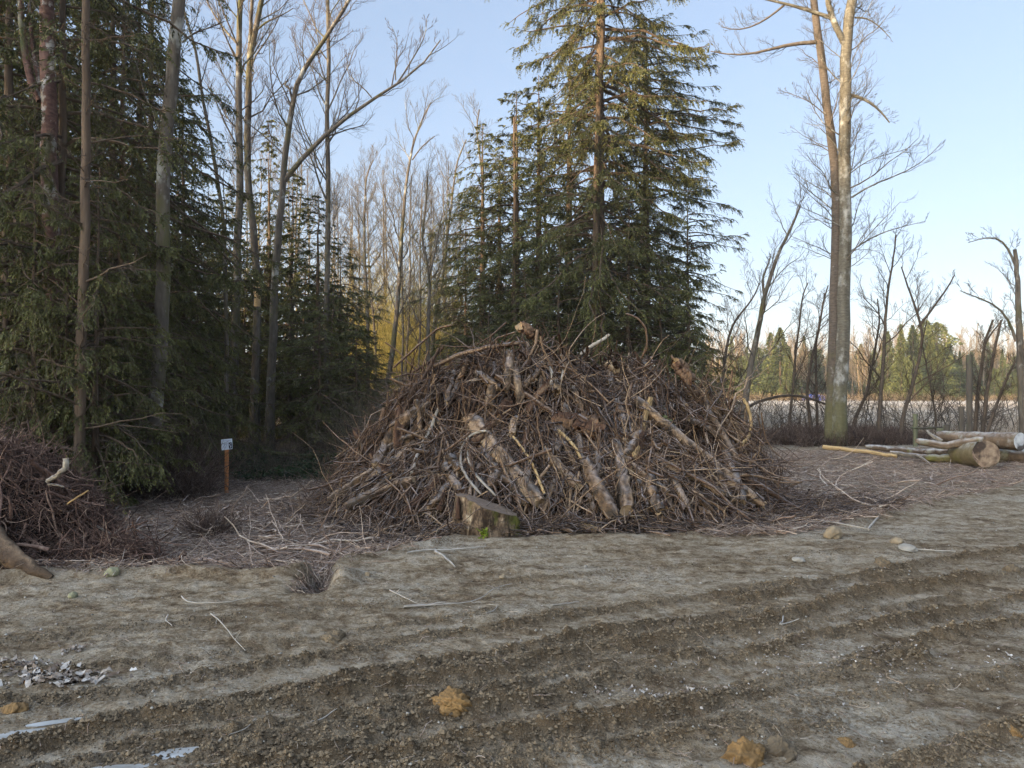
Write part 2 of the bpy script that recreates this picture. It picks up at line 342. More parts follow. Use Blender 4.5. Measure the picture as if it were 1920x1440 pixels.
# ------------------------------------------------------------------ terrain
EDGE = np.array([[-60, 9.0], [-9, 7.6], [-4.76, 7.05], [-2.13, 7.2], [-1.44, 7.85], [-.68, 8.85], [1.86, 9.1], [3.27, 9.15], [5.2, 10.7], [9.9, 14.6], [16, 19.5], [60, 40]])
def ridge_line(px): return np.array([G(a, b) for a, b in px])
RIDGES = [  # photo pixels along the crest of each machine-track ridge, height, half-width
    ([(-300, 1375), (0, 1327), (143, 1307), (300, 1283), (433, 1260), (567, 1237), (700, 1212), (860, 1190), (1040, 1160), (1280, 1122), (1400, 1105), (1560, 1088)], .032, .10),
    ([(560, 1290), (640, 1273), (773, 1254), (900, 1236), (1000, 1222), (1100, 1196), (1227, 1175)], .045, .09),
    ([(-300, 1480), (0, 1412), (120, 1385), (240, 1362), (417, 1338), (560, 1312), (697, 1287), (873, 1260), (1040, 1237), (1140, 1217), (1280, 1194), (1380, 1173), (1513, 1147), (1613, 1120), (1747, 1100), (1920, 1076), (2200, 1040)], .075, .12),
    ([(450, 1470), (640, 1433), (807, 1410), (940, 1388), (1107, 1360), (1280, 1328), (1413, 1303), (1530, 1275)], .075, .11),
    ([(700, 1385), (850, 1345), (990, 1313), (1107, 1287), (1207, 1263), (1290, 1252), (1380, 1235), (1513, 1197), (1647, 1170), (1780, 1147)], .07, .10),
    ([(1600, 1240), (1713, 1210), (1797, 1187), (1920, 1160), (2100, 1130)], .055, .09),
    ([(1620, 1470), (1713, 1440), (1813, 1403), (1920, 1372), (2100, 1330)], .08, .10),
    ([(1500, 1100), (1730, 1057), (1847, 1040), (1980, 1020)], .045, .11),
    ([(-100, 1215), (150, 1190), (400, 1165), (560, 1150)], .018, .12),
    ([(-200, 1430), (60, 1462), (260, 1425), (420, 1405), (600, 1375)], .03, .09),
    ([(850, 1110), (1000, 1085), (1300, 1060), (1600, 1035)], .015, .12),
    ([(-100, 1262), (120, 1258), (330, 1236), (520, 1205), (700, 1180)], .022, .07),
    ([(100, 1445), (330, 1412), (560, 1378), (760, 1335), (900, 1300)], .035, .08),
    ([(1150, 1400), (1300, 1372), (1500, 1330), (1700, 1290), (1900, 1262)], .022, .09),
    ([(1080, 1232), (1250, 1212), (1450, 1180), (1650, 1143)], .025, .06),
    ([(900, 1430), (1080, 1412), (1240, 1395)], .03, .08),
    ([(600, 1345), (760, 1318), (900, 1288), (1060, 1262)], .035, .07),
]
RL = [(ridge_line(p), h, w_) for p, h, w_ in RIDGES]
def ridge_fields(x, y):
    """height and mask of the track ridges"""
    hz = np.zeros_like(x); mk = np.zeros_like(x)
    near = (np.hypot(x, y) < 16) & (y > 1)
    xs = x[near]; ys = y[near]; H = np.zeros_like(xs); Mk = np.zeros_like(xs)
    wob = fbm(xs * 2.2, ys * 2.2, 31, 3) * .09
    for L, h, w_ in RL:
        best = np.full(xs.shape, 9.0); sgn = np.zeros_like(xs)
        for a, b in zip(L[:-1], L[1:]):
            d = b - a; ll = d @ d
            t = np.clip(((xs - a[0]) * d[0] + (ys - a[1]) * d[1]) / ll, 0, 1)
            ox = xs - a[0] - t * d[0]; oy = ys - a[1] - t * d[1]
            dist = np.hypot(ox, oy); side = (d[0] * oy - d[1] * ox) / math.sqrt(ll)
            u = dist < best; best = np.where(u, dist, best); sgn = np.where(u, side, sgn)
        dd = sgn + wob                     # + is the far side
        w2 = np.where(dd < 0, w_ * .45, w_ * .75)
        pr = np.exp(-(np.where(best < 1.0, dd, 9) / w2) ** 2) * (best < 1.0)
        br = .65 + .9 * fbm(xs * 1.3 + 5, ys * 1.3, 77, 2)
        H = np.maximum(H, pr * h * 1.05 * np.clip(br, .15, 1.3)); Mk = np.maximum(Mk, np.exp(-((dd + w_ * .12) / (w_ * .85)) ** 2) * (best < 1.0) * np.clip(br + .35, 0, 1) * min(1, h / .04))
        # shallow wheel trough on the near side
        tr = np.exp(-((dd + w_ * 1.9) / (w_ * 1.2)) ** 2) * (best < 1.0); H = H - tr * h * .12
    hz[near] = H; mk[near] = Mk
    return hz, mk
def edge_y(x): return np.interp(x, EDGE[:, 0], EDGE[:, 1])
def base_z(x, y):
    x = np.asarray(x, float); y = np.asarray(y, float)
    e = edge_y(x) + fbm(x * 1.3, y * .4, 3, 3) * .35
    beyond = sstep(-.05, .35, y - e)
    left = 1 - sstep(-1.2, -.2, x)
    right = sstep(3.5, 5, x) * (1 - sstep(11, 14, x))
    z = -.16 * beyond * left - .09 * beyond * right
    z = z + .05 * np.exp(-((y - e + .12) / .16) ** 2) * (.4 + left + .5 * right) * (.8 + 2 * vnoise(x * 2, y * 2, 8))
    z = z + .05 * np.exp(-((x + .9) / .5) ** 2 - ((y - 7.7) / .45) ** 2)
    # notch cut in the bench
    z = z - .24 * np.exp(-((x + 1.80 + .1 * (y - 7) + .12 * vnoise(x * 0 + 3, y * 5, 7)) / .12) ** 2) * sstep(6.35, 6.7, y) * (1 - sstep(7.3, 7.8, y)) * 1.0
    z = z + .10 * np.exp(-((x + 1.55) / .16) ** 2 - ((y - 6.95) / .3) ** 2)
    far = np.hypot(x, y)
    z = z + fbm(x * .35, y * .35, 12, 3) * .06 * sstep(3, 8, far)
    z = z + fbm(x * .02, y * .02, 15, 2) * .5 * sstep(60, 400, far)
    return z
PUD = [(15, 1385, .27, .085, .45), (325, 1414, .11, .05, .3), (205, 1442, .19, .03, .2), (105, 1352, .13, .03, .4)]
def fine_z(x, y, mk):
    near = 1 - sstep(14, 26, np.hypot(x, y))
    uu = x * .91 + y * .41; vv = y * .91 - x * .41 + fbm(x * .7, y * .7, 5, 2) * .15
    z = vnoise(uu * .7, vv * 8, 91) * .020 * near + vnoise(uu * 1.6, vv * 19, 92) * .010 * near + fbm(x * 1.6, y * 1.6, 21, 3) * .018 + fbm(x * 6, y * 8, 22, 3) * .020 * near + fbm(x * 21, y * 25, 23, 4) * (.010 + .022 * mk) * near
    cl = fbm(x * 13, y * 13, 41, 2)
    return z + np.maximum(cl, .05) * .07 * mk * near
def flatten_pud(x, y, z):
    for px, py, sx, sy, rot in PUD:     # hollows that hold the frozen puddles
        c = G(px, py); u = (x - c[0]) * cos(rot) + (y - c[1]) * sin(rot); v = (y - c[1]) * cos(rot) - (x - c[0]) * sin(rot)
        m = np.exp(-((u / sx) ** 2 + (v / sy) ** 2) ** 1.5 * .5); z = z * (1 - m) + (-.012 + .25 * (z + .012)) * m
    return z
def ground_z(x, y):
    x = np.atleast_1d(np.asarray(x, float)); y = np.atleast_1d(np.asarray(y, float))
    h, mk = ridge_fields(x, y)
    return flatten_pud(x, y, base_z(x, y) + h + fine_z(x, y, mk))
def gz(x, y): return float(ground_z(x, y)[0])
def on(px, py):
    g = G(px, py); return np.array([g[0], g[1], gz(g[0], g[1])])
def build_ground():
    az = np.concatenate([np.arange(-180, -44, 4.0), np.arange(-44, 44, .12), np.arange(44, 180, 4.0)])
    r = np.concatenate([[.02, .6, 1.2, 1.8, 2.2], 2.5 * np.exp(np.arange(0, math.log(8 / 2.5), .0031)), 8 * np.exp(np.arange(0, math.log(2), .0045)),
                        16 * np.exp(np.arange(0, math.log(3.75), .011)), 60 * np.exp(np.arange(0, math.log(60), .045))])
    A, R_ = np.meshgrid(np.radians(az), r, indexing='ij')
    x = (R_ * np.sin(A)).ravel(); y = (R_ * np.cos(A)).ravel()
    h, mk = ridge_fields(x, y); z = flatten_pud(x, y, base_z(x, y) + h + fine_z(x, y, mk))
    nA, nR = A.shape
    i, j = np.meshgrid(np.arange(nA), np.arange(nR - 1), indexing='ij'); i2 = (i + 1) % nA
    fq = np.stack([i * nR + j, i * nR + j + 1, i2 * nR + j + 1, i2 * nR + j], -1).reshape(-1, 4)[:, ::-1]
    b = MB(); b.add(np.stack([x, y, z], -1), fq)
    e = edge_y(x) + fbm(x * 1.3, y * .4, 3, 3) * .35
    litter = sstep(-.12, .40, y - e + fbm(x * 5, y * 5, 66, 3) * .5) * (1 - .75 * sstep(4.2, 6, x) * (1 - sstep(24, 26, y)))
    notch = np.exp(-((x + 1.80 + .1 * (y - 7)) / .11) ** 2) * (y > 6.4) * (y < 7.6); litter = np.maximum(litter, notch)
    field = sstep(26.5, 28.5, y) * sstep(.24, .30, (x / np.maximum(y, .1)) - fbm(x * .2, y * .2, 4, 2) * .02)
    o = b.obj('ground', M_ground, attrs={'ridge': mk, 'litter': litter * (1 - field), 'field': field})
    tag(o, kind='structure'); return o
build_ground()

# ------------------------------------------------------------------ generic stick and branch tools
def curvy(rs, p0, d, L, K=5, bend=.5, wig=.12):
    """N curved paths starting at p0 going along d, total length L"""
    N = len(p0); d = nrm(d); c = rs.randn(N, 3) * bend
    pts = [p0]; cur = p0; L = np.broadcast_to(L, (N,))
    for k in range(K - 1):
        dd = nrm(d + c * (k / (K - 1)) + rs.randn(N, 3) * wig)
        cur = cur + dd * (L / (K - 1))[:, None]; pts.append(cur)
    return np.stack(pts, 1)
def children(rs, paths, rad, lens, c, ratio, ang, up=.25, s0=.25, s1=1.0, K=5, wig=.12, rr=.55, curve=.35):
    """c side branches on each of N parent paths"""
    N, K0, _ = paths.shape
    s = (s0 + (s1 - s0) * (np.arange(c)[None] + rs.rand(N, c)) / c)
    f = s * (K0 - 1); i = np.minimum(f.astype(int), K0 - 2); f = (f - i)[..., None]
    n = np.arange(N)[:, None]
    p = paths[n, i] * (1 - f) + paths[n, i + 1] * f
    tg = nrm(paths[n, i + 1] - paths[n, i])
    r = rad[n, i] * (1 - f[..., 0]) + rad[n, i + 1] * f[..., 0]
    q = nrm(np.cross(tg, nrm(rs.randn(N, c, 3))))
    a = ang * (.7 + .6 * rs.rand(N, c, 1))
    d = nrm(tg * np.cos(a) + q * np.sin(a) + np.array([0, 0, up]))
    L = lens[:, None] * ratio * (.6 + .7 * rs.rand(N, c)) * (1.15 - .65 * s)
    p, d, L, r = p.reshape(-1, 3), d.reshape(-1, 3), L.ravel(), r.ravel()
    pts = [p]; cur = p; cv = rs.randn(len(p), 3) * curve * .6 + np.array([0, 0, curve])
    for k in range(K - 1):
        dd = nrm(d + cv * (k / (K - 1)) + rs.randn(len(p), 3) * wig); cur = cur + dd * (L / (K - 1))[:, None]; pts.append(cur)
    pp = np.stack(pts, 1)
    r0 = np.minimum(r * rr, L * .0105 + .002)
    R_ = np.maximum(r0[:, None] * (1 - .75 * np.linspace(0, 1, K))[None], .0035)
    return pp, R_, L
def resample(pts, K):
    pts = np.asarray(pts, float); d = np.concatenate([[0], np.cumsum(np.linalg.norm(np.diff(pts, axis=0), axis=1))])
    t = np.linspace(0, d[-1], K)
    # smooth (Catmull-like) by interpolating then averaging
    q = np.stack([np.interp(t, d, pts[:, k]) for k in range(3)], 1)
    for _ in range(2): q[1:-1] = (q[:-2] + 2 * q[1:-1] + q[2:]) / 4
    return q
def bare_tree(stems, seed, bark, twig, label, cat='tree', group=None, c=(20, 8, 7), L1=.28, ang=.8, up=.35, s0=.4, name='bare_tree', limbs=(), thin=1.0, K1=6, curve=.35, base=None):
    """stems: list of (points, r_base, r_top) in world space; limbs the same, hand placed"""
    rs = RS(seed)
    p0 = np.array(stems[0][0][0], float); z0 = gz(p0[0], p0[1]) if base is None else base
    root = empty(name, (p0[0], p0[1], z0)); O = np.array([p0[0], p0[1], z0])
    tb = MB(); bb = MB()
    for si, (pts, r0, r1) in enumerate(stems):
        pts = np.array(pts, float)
        if si == 0: pts = np.vstack([[pts[0][0], pts[0][1], z0 - .25], pts[pts[:, 2] > z0 + .05]])
        q = resample(pts, 28) - O
        t = np.linspace(0, 1, 28); R_ = r0 * (1 - t) ** .9 + r1 * t ** .9
        if si == 0: R_ = R_ + r0 * .45 * np.exp(-t * 28 / 1.2)
        q = q + rs.randn(28, 3) * r0 * .06
        tb.tubes(q[None], R_[None], 14, tone=.5, lump=.06, seed=seed + si, streak=.15)
        ln = np.linalg.norm(np.diff(q, axis=0), axis=1).sum()
        cc = max(3, int(c[0] * (1 if si == 0 else .6)))
        a1 = children(rs, q[None], R_[None], np.array([ln]), cc, L1, ang, up, s0 if si == 0 else .15, 1, K1, .14, .5, curve)
        sets = [a1]
        for (lp, lr0, lr1) in (limbs if si == 0 else ()):
            lq = resample(np.array(lp, float), K1 + 2) - O; lR = np.linspace(lr0, lr1, K1 + 2)
            bb.tubes(lq[None], lR[None], 6, tone=.55, m=1)
            ll = np.array([np.linalg.norm(np.diff(lq, axis=0), axis=1).sum()])
            b1 = children(rs, lq[None], lR[None], ll, 10, .3, .7, .2, .2, 1, 5, .16, .6, curve)
            b2 = children(rs, b1[0], b1[1], b1[2], 5, .45, .7, .2, .15, 1, 4, .16, .6, curve)
            b3 = children(rs, b2[0], b2[1], b2[2], 3, .5, .7, .2, .1, 1, 3, .16, .7, curve)
            bb.tubes(b1[0], b1[1] * thin, 4, .5); bb.tubes(b2[0], b2[1] * thin, 3, .5); bb.tubes(b3[0], b3[1] * thin, 3, .6)
        for (pp, rr_, ll) in sets:
            bb.tubes(pp, rr_ * thin, 5, tone=rs.rand(len(pp)) * .5 + .3, m=1)
            a2 = children(rs, pp, rr_, ll, c[1], .42, .75, up * .7, .15, 1, 5, .15, .6, curve)
            bb.tubes(a2[0], a2[1] * thin, 3, tone=rs.rand(len(a2[0])) * .5 + .2)
            a3 = children(rs, a2[0], a2[1], a2[2], c[2], .48, .7, up * .6, .1, 1, 4, .15, .7, curve)
            bb.tubes(a3[0], a3[1] * thin, 3, tone=rs.rand(len(a3[0])) * .5 + .3)
    tb.obj('trunk', bark, root); bb.obj('crown', [twig, bark], root)
    tag(root, label, cat, group)
    return root

def conifer_mesh(seed, H, R, nb, leaf=.085, dens=1.0, clear=.08, droop=.35, stubs=12, trunk_r=None, gap=.12, shape=.75, tw=1.0, clump=0.0):
    """returns (trunk mesh, crown mesh) of a western conifer with hanging flat sprays"""
    rs = RS(seed); r0 = trunk_r or H * .013 + .03
    z = np.linspace(0, H, 26); tb = MB()
    path = np.stack([np.cumsum(rs.randn(26)) * .012, np.cumsum(rs.randn(26)) * .012, z], -1); path[0, 2] = -.25
    tb.tubes(path[None], (np.maximum(r0 * (1 - z / H * .97), .012) + r0 * .5 * np.exp(-z / .3))[None], 10, lump=.06, seed=seed, streak=.2)
    cb = MB()
    hz = (clear + (1 - clear) * ((np.arange(nb) + rs.rand(nb)) / nb) ** 1.05)
    az = np.arange(nb) * 2.39996 + rs.rand(nb) * .9
    prof = np.clip((1 - hz) ** shape * (.55 + .45 * sstep(clear - .02, clear + .25, hz)) * 1.25, .05, 1)
    L = R * prof * (.45 + .72 * rs.rand(nb) ** .8) * (1 + .35 * np.sin(az * 1.0 + seed) * np.sin(hz * 9 + seed)); keep = rs.rand(nb) > gap; hz, az, L = hz[keep], az[keep], L[keep]; nb = len(L)
    K = 8; s = np.linspace(0, 1, K)
    rise = .34 * (hz - .35) + rs.randn(nb) * .17; dr = droop * (.45 + 1.1 * rs.rand(nb))
    rad = s[None] * L[:, None]
    zz = hz[:, None] * H + L[:, None] * (rise[:, None] * s - dr[:, None] * s ** 2 + .45 * dr[:, None] * s ** 3.5)
    az2 = az[:, None] + rs.randn(nb)[:, None] * .25 * s
    bp = np.stack([rad * np.cos(az2), rad * np.sin(az2), zz], -1)
    bp = bp + rs.randn(nb, K, 3) * .02 * L[:, None, None] * s[None, :, None]
    bR = np.maximum((L * .014 + .004)[:, None] * (1 - .85 * s), .003)
    cb.tubes(bp, bR, 4, tone=.4, m=1)
    # dead bare lower branches
    if stubs:
        sh = rs.rand(stubs) * (clear + .3) * H * .9 + .3; sa = rs.rand(stubs) * 6.28
        p0 = np.stack([0 * sh, 0 * sh, sh], -1); d = np.stack([np.cos(sa), np.sin(sa), -.15 + rs.rand(stubs) * .3], -1)
        pp = curvy(rs, p0, d, rs.rand(stubs) * R * .6 + .4, 6, .35, .12); cb.tubes(pp, np.linspace(.011, .003, 6)[None] * np.ones((stubs, 1)), 3, tone=.6, m=1)
        a2 = children(rs, pp, np.full((stubs, 6), .008), np.full(stubs, R * .6), 5, .4, .7, 0, .2, 1, 4); cb.tubes(a2[0], np.minimum(a2[1], .004), 3, tone=.6, m=1)
    # side twigs
    per = np.maximum((L / .10 * dens).astype(int), 5)
    bi = np.repeat(np.arange(nb), per); n = len(bi)
    sp = .12 + .88 * rs.rand(n) ** .8
    if clump:      # sprays gather in hanging clumps with gaps between
        cc_ = .15 + .85 * rs.rand(nb, 5) ** .7; sp = np.where(rs.rand(n) < clump, np.clip(cc_[bi, rs.randint(0, 5, n)] + rs.randn(n) * .035, .1, .999), sp)
    f = sp * (K - 1); i = np.minimum(f.astype(int), K - 2); f = (f - i)[:, None]
    p = bp[bi, i] * (1 - f) + bp[bi, i + 1] * f; tg = nrm(bp[bi, i + 1] - bp[bi, i])
    side = nrm(np.cross(tg, [0, 0, 1.])) * np.where(rs.rand(n) < .5, -1, 1)[:, None]
    d = nrm(tg * (.55 + .4 * rs.rand(n, 1)) + side * (.9 * rs.rand(n, 1) + .25) + np.array([0, 0, -.25]) + rs.randn(n, 3) * (.15 + .3 * clump))
    tl = tw * (.18 + .42 * rs.rand(n) ** 1.3) * (1.15 - .5 * sp) * np.clip(L[bi] / 1.2, .45, 1.3)
    kt = 4; tp = [p]; cur = p
    for k in range(kt - 1):
        dd = nrm(d + np.array([0, 0, -.5 * k])); cur = cur + dd * (tl / (kt - 1))[:, None]; tp.append(cur)
    tp = np.stack(tp, 1)
    cb.tubes(tp, np.linspace(.0045, .002, kt)[None] * np.ones((n, 1)), 3, tone=.3, m=1)
    # flat sprays of leaflets along the twigs
    m = 14; N = n * m
    ti = np.repeat(np.arange(n), m); ss = np.tile((np.arange(m) + .5) / m, n) + rs.rand(N) * .08; ss = np.minimum(ss, .999)
    f = ss * (kt - 1); i = f.astype(int); f = (f - i)[:, None]
    q = tp[ti, i] * (1 - f) + tp[ti, i + 1] * f; t2 = nrm(tp[ti, i + 1] - tp[ti, i])
    sd = nrm(np.cross(t2, nrm(np.array([0, 0, 1.]) + rs.randn(n, 3)[ti] * .35))) * np.where(np.arange(N) % 2 == 0, -1, 1)[:, None]
    ld = nrm(t2 * .8 + sd * .75 + np.array([0, 0, -.30]) + rs.randn(N, 3) * .12) * (leaf * (.6 + .7 * rs.rand(N)) * (1.15 - .5 * ss))[:, None]
    wv = nrm(np.cross(ld, nrm(rs.randn(N, 3)))) * (leaf * .17)
    tone = np.clip(rs.rand(n)[ti] * .5 + sp[ti] * .25 + ss * .25 + rs.randn(N) * .06, 0, 1)
    cb.diamonds(q, ld, wv, tone)
    return tb.mesh('trunk', [M_cedarbark]), cb.mesh('crown', [M_needle, M_cedarbark], smooth=False)
def conifer_proto(name, *a, far=False, **k):
    t, c = conifer_mesh(*a, **k)
    return name, t, c
def put_conifer(proto, x, y, h_scale, r_scale, rz, label, group=None, cat='conifer', bark=None):
    name, t, c = proto
    r = empty(dict(fb='bare_tree').get(name, 'cedar_shrub' if name == 'E' else 'conifer'), (x, y, gz(x, y) if y < 60 else float(base_z(x, y)))); r.rotation_euler = (0, 0, rz); r.scale = (r_scale, r_scale, h_scale)
    for nm, me in (('trunk', t), ('crown', c)):
        o = bpy.data.objects.new(nm, me); COL.objects.link(o); o.parent = r
    return tag(r, label, cat, group)
# ------------------------------------------------------------------ shade belt of woods behind the viewer (unseen trees, put in to cast the foreground shade)
def shade_belt():
    rs = RS(900); tb = MB(); rows = 4; n = 36
    s2 = SUN_DIR; perp = np.array([-s2[1], s2[0]]) * -1          # perp = (0.63,-0.78)
    for r in range(rows):
        for k in range(n):
            off = -36 + 64 * (k + rs.rand()) / n; dist = 92 + r * 4 + rs.rand() * 2
            c = s2 * dist + perp * off; H = 24 + rs.rand() * 7; R = 2.8 + rs.rand()
            zz = np.linspace(-.3, H, 5); tb.tubes(np.stack([np.full(5, c[0]), np.full(5, c[1]), zz], -1)[None], np.linspace(.3, .02, 5)[None], 6, m=1)
            m = 420; h = rs.rand(m) ** .8 * H; rr = R * (1 - h / H) ** .7 * np.sqrt(rs.rand(m)); a = rs.rand(m) * 6.28
            p = np.stack([c[0] + rr * np.cos(a), c[1] + rr * np.sin(a), h], -1)
            d = np.stack([np.cos(a), np.sin(a), -.5 + 0 * a], -1) * 1.1; wv = nrm(np.cross(d, rs.randn(m, 3))) * .42
            tb.diamonds(p, d, wv, rs.rand(m))
    o = tb.obj('forest', [M_needle, M_cedarbark], smooth=False)
    tag(o, 'unseen belt of tall conifers added to shade the clearing', 'forest', kind='stuff')
shade_belt()

# ------------------------------------------------------------------ conifers
PA = conifer_proto('A', 1, 14, 2.7, 180, .082, 1.35, .10, .62, 30, trunk_r=.12, gap=.28, shape=.5, clump=.5)
PB = conifer_proto('B', 2, 13, 2.3, 160, .080, 1.3, .12, .6, 36, trunk_r=.11, gap=.30, shape=.45, clump=.5)
PC = conifer_proto('C', 3, 14, 1.6, 140, .11, 1.15, .14, .42, 14, trunk_r=.12, gap=.25, shape=.5)
PD = conifer_proto('D', 4, 28, 4.3, 360, .115, 1.5, .11, .66, 26, trunk_r=.36, gap=.14, shape=.22, tw=1.35, clump=.7)
PE = conifer_proto('E', 5, 5, 1.9, 90, .078, 1.4, .02, .45, 4, gap=.05, shape=.6)
PF = conifer_proto('F', 6, 15, 2.2, 150, .105, 1.25, .2, .6, 22, gap=.24, shape=.36, tw=1.2, clump=.6)
def pc(proto, px, Y, H, R, label, group=None, cat='conifer'):
    base = {'A': (14, 2.7), 'B': (13, 2.3), 'C': (14, 1.6), 'D': (28, 4.3), 'E': (5, 1.9), 'F': (15, 2.2)}[proto[0]]
    p = P(px, 735, Y)
    return put_conifer(proto, p[0], p[1], H / base[0], R / base[1], (px * 7.3) % 6.28, label, group, cat)
pc(PA, 8, 13.5, 15, 3.0, 'dark conifer at the left edge behind the heap of roots')
pc(PB, 118, 12.3, 13, 2.3, 'conifer with drooping olive sprays between the two nearest trunks')
pc(PA, 225, 15.2, 13.5, 2.1, 'conifer with low hanging sprays right of the nearest brown trunk')
pc(PB, 62, 17.5, 17, 2.6, 'tall dark conifer just behind the red barked forked tree')
pc(PA, 205, 16.5, 14.5, 2.8, 'broad drooping conifer between the nearest bare-based trunk and the alder')
pc(PB, 255, 18, 15, 2.7, 'dark conifer behind the pale lower trunk of the leaning alder')
G1 = 'dark conifers packed in the shaded wood left of the pile'
L1_ = 'dark conifer packed deep in the shaded wood left of the sign'
for (q, px, Y, H, R) in ((PA, 120, 22, 12, 3.0), (PB, 20, 24, 14, 3), (PB, 285, 25, 12, 2.6), (PC, -60, 15, 15, 2.6), (PA, -30, 20, 15, 3.2),
                         (PA, 70, 30, 15, 3.5), (PA, 330, 30, 12, 3.0), (PC, 165, 19, 12, 2.0), (PA, 190, 32, 15, 3.2)):
    pc(q, px, Y, H, R, L1_, G1)
pc(PC, 345, 22, 10.6, 2.0, 'mid-height conifer just right of the tall mossy alder')
pc(PB, 385, 28, 9.3, 2.4, 'conifer under the thin dark leaning trunk')
pc(PC, 505, 34, 14.2, 1.7, 'slender pointed cedar rising behind the forked alder trunks')
pc(PC, 545, 33, 11.5, 2.3, 'cedar behind the slanting mossy limb')
pc(PC, 592, 28, 9.2, 2.2, 'small cedar below the straight bare tree')
pc(PB, 640, 29, 7.9, 2.0, 'bushy cedar at the right end of the left wood')
pc(PC, 440, 32, 10.5, 2.6, 'dim cedar between the twin alder trunks')
pc(PE, 668, 24, 3.9, 1.9, 'low dark cedar at the edge of the opening')
G2 = 'low understory cedars beneath the left wood'
L2_ = 'low understory cedar in the dark beneath the left wood'
for (px, Y, H, R) in ((330, 17.5, 4.2, 1.6), (372, 22, 5.5, 2.0), (455, 31, 6.5, 2.8), (545, 29, 6.0, 2.4), (600, 24, 4.6, 2.0), (620, 26, 5.5, 2.3), (410, 31, 8, 2.8), (570, 31, 7, 2.8),
                      (500, 32, 8, 2.8), (360, 27, 7, 2.4), (240, 17, 5, 2.0), (40, 14.5, 4.5, 2.0), (-40, 12.8, 4.4, 1.9), (650, 31, 5.8, 2.2), (455, 38, 8, 3), (610, 38, 7.5, 3), (690, 30, 3.6, 1.9), (100, 17.5, 5.5, 2.3), (310, 21, 6.5, 2.4)):
    pc(PE, px, Y, H, R, L2_, G2, 'shrub')
for (px, Y, H, R) in ((95, 12.4, 4.6, 1.7), (190, 12.0, 3.8, 1.6), (15, 12.0, 5.5, 1.9), (62, 11.0, 5.6, 1.2), (122, 11.2, 4.6, 1.1), (178, 11.3, 5.2, 1.3), (298, 14.6, 5.0, 1.3)):
    pc(PE, px, Y, H, R, 'leafy low cedar hanging in front of the nearest trunks', 'low cedars in front of the nearest trunks', 'shrub')
# stand behind the pile
pc(PD, 1124, 31, 29, 3.75, 'biggest conifer, double trunked, towering behind the pile')
pc(PF, 966, 34, 15.2, 3.0, 'slim cedar with orange lit trunk left of the biggest conifer')
pc(PF, 904, 36, 14.6, 2.5, 'thin cedar at the left side of the stand behind the pile')
pc(PF, 1012, 35, 16.4, 2.8, 'pointed cedar between the slim cedar and the biggest conifer')
pc(PF, 1066, 34, 18.0, 2.8, 'cedar close against the left flank of the biggest conifer')
pc(PD, 1212, 35, 19, 3.7, 'cedar in the right flank of the stand behind the pile')
pc(PA, 1292, 33.5, 11.8, 2.7, 'cedar at the right end of the stand with leafy outer sprays')
pc(PA, 1180, 30, 10, 3.0, 'lower dark cedar at the foot of the biggest conifer')
pc(PF, 935, 37, 13.5, 2.6, 'thin topped cedar between the left side cedar and the slim cedar')
pc(PB, 872, 37, 10.5, 2.4, 'short cedar at the far left foot of the stand')
G3 = 'low cedars filling the foot of the stand behind the pile'
L3_ = 'low dark cedar filling the foot of the stand behind the pile'
for (px, Y, H, R) in ((860, 38, 6.5, 2.4), (915, 33, 6.5, 2.5), (985, 31, 7, 2.6), (1045, 30, 7.5, 2.6), (1095, 33, 8, 2.8), (1240, 30, 6.6, 2.6), (1292, 29, 4.8, 1.7), (1318, 27, 3.2, 1.15), (1000, 40, 9, 3), (1100, 40, 10, 3), (1180, 40, 11, 3.2), (1270, 38, 8, 2.6), (940, 42, 9, 3)):
    pc(PE, px, Y, H, R, L3_, G3, 'shrub')
for k, (px, Y, H, R) in enumerate([(700, 52, 6.5, 2.4), (725, 60, 8.5, 2.6), (752, 50, 5.5, 2.2), (775, 66, 9, 2.8), (800, 56, 6.5, 2.4), (822, 48, 5.5, 2), (845, 60, 9, 2.6), (712, 72, 11, 3.2), (790, 78, 11, 3.2), (740, 84, 11, 3.4), (675, 58, 8, 2.8), (825, 80, 11, 3.2), (765, 92, 12, 3.6), (690, 88, 12, 3.6)]):
    pc(PE, px, Y, H, R, 'low sunlit green shrub on the floor of the opening left of the pile top', 'sunlit shrubs in the opening', 'shrub')
def reg_gold(rs, n):
    px = 640 + 225 * rs.rand(n); y = 44 + 34 * rs.rand(n); return (px - 960) / F * y, y, .5 + rs.rand(n)
# second stem of the biggest conifer
def stem(name, px, Y, r0, r1, mat, label, cat='tree'):
    pts = np.array([P(a, b, Y) for a, b in px]); g = gz(pts[0][0], pts[0][1])
    root = empty(name, (pts[0][0], pts[0][1], g)); O = np.array([pts[0][0], pts[0][1], g])
    q = resample(np.vstack([[pts[0][0], pts[0][1], g - .2], pts[pts[:, 2] > g + .1]]), 20) - O
    m = MB(); m.tubes(q[None], np.linspace(r0, r1, 20)[None], 12, lump=.07, seed=int(px[0][0]), streak=.2); return root, m, q
root, m, q = stem('cedar_tree', [(1115, 760), (1117, 480), (1119, 300), (1122, 200), (1130, 100), (1130, 0), (1131, -150)], 30.6, .16, .09, M_cedarbark, '')
m.obj('trunk', M_cedarbark, root)
rs = RS(77); m2 = MB(); c1 = children(rs, q[None], np.linspace(.16, .09, 20)[None], np.array([17.]), 26, .1, 1.2, 0, .3, 1); m2.tubes(c1[0], c1[1] * .5, 4)
c2 = children(rs, c1[0], c1[1], c1[2], 5, .4, .8, -.1, .2, 1, 4); m2.tubes(c2[0], c2[1] * .4, 3); m2.obj('crown', M_twig, root)
tag(root, 'slender second trunk hugging the left side of the biggest conifer', 'tree')

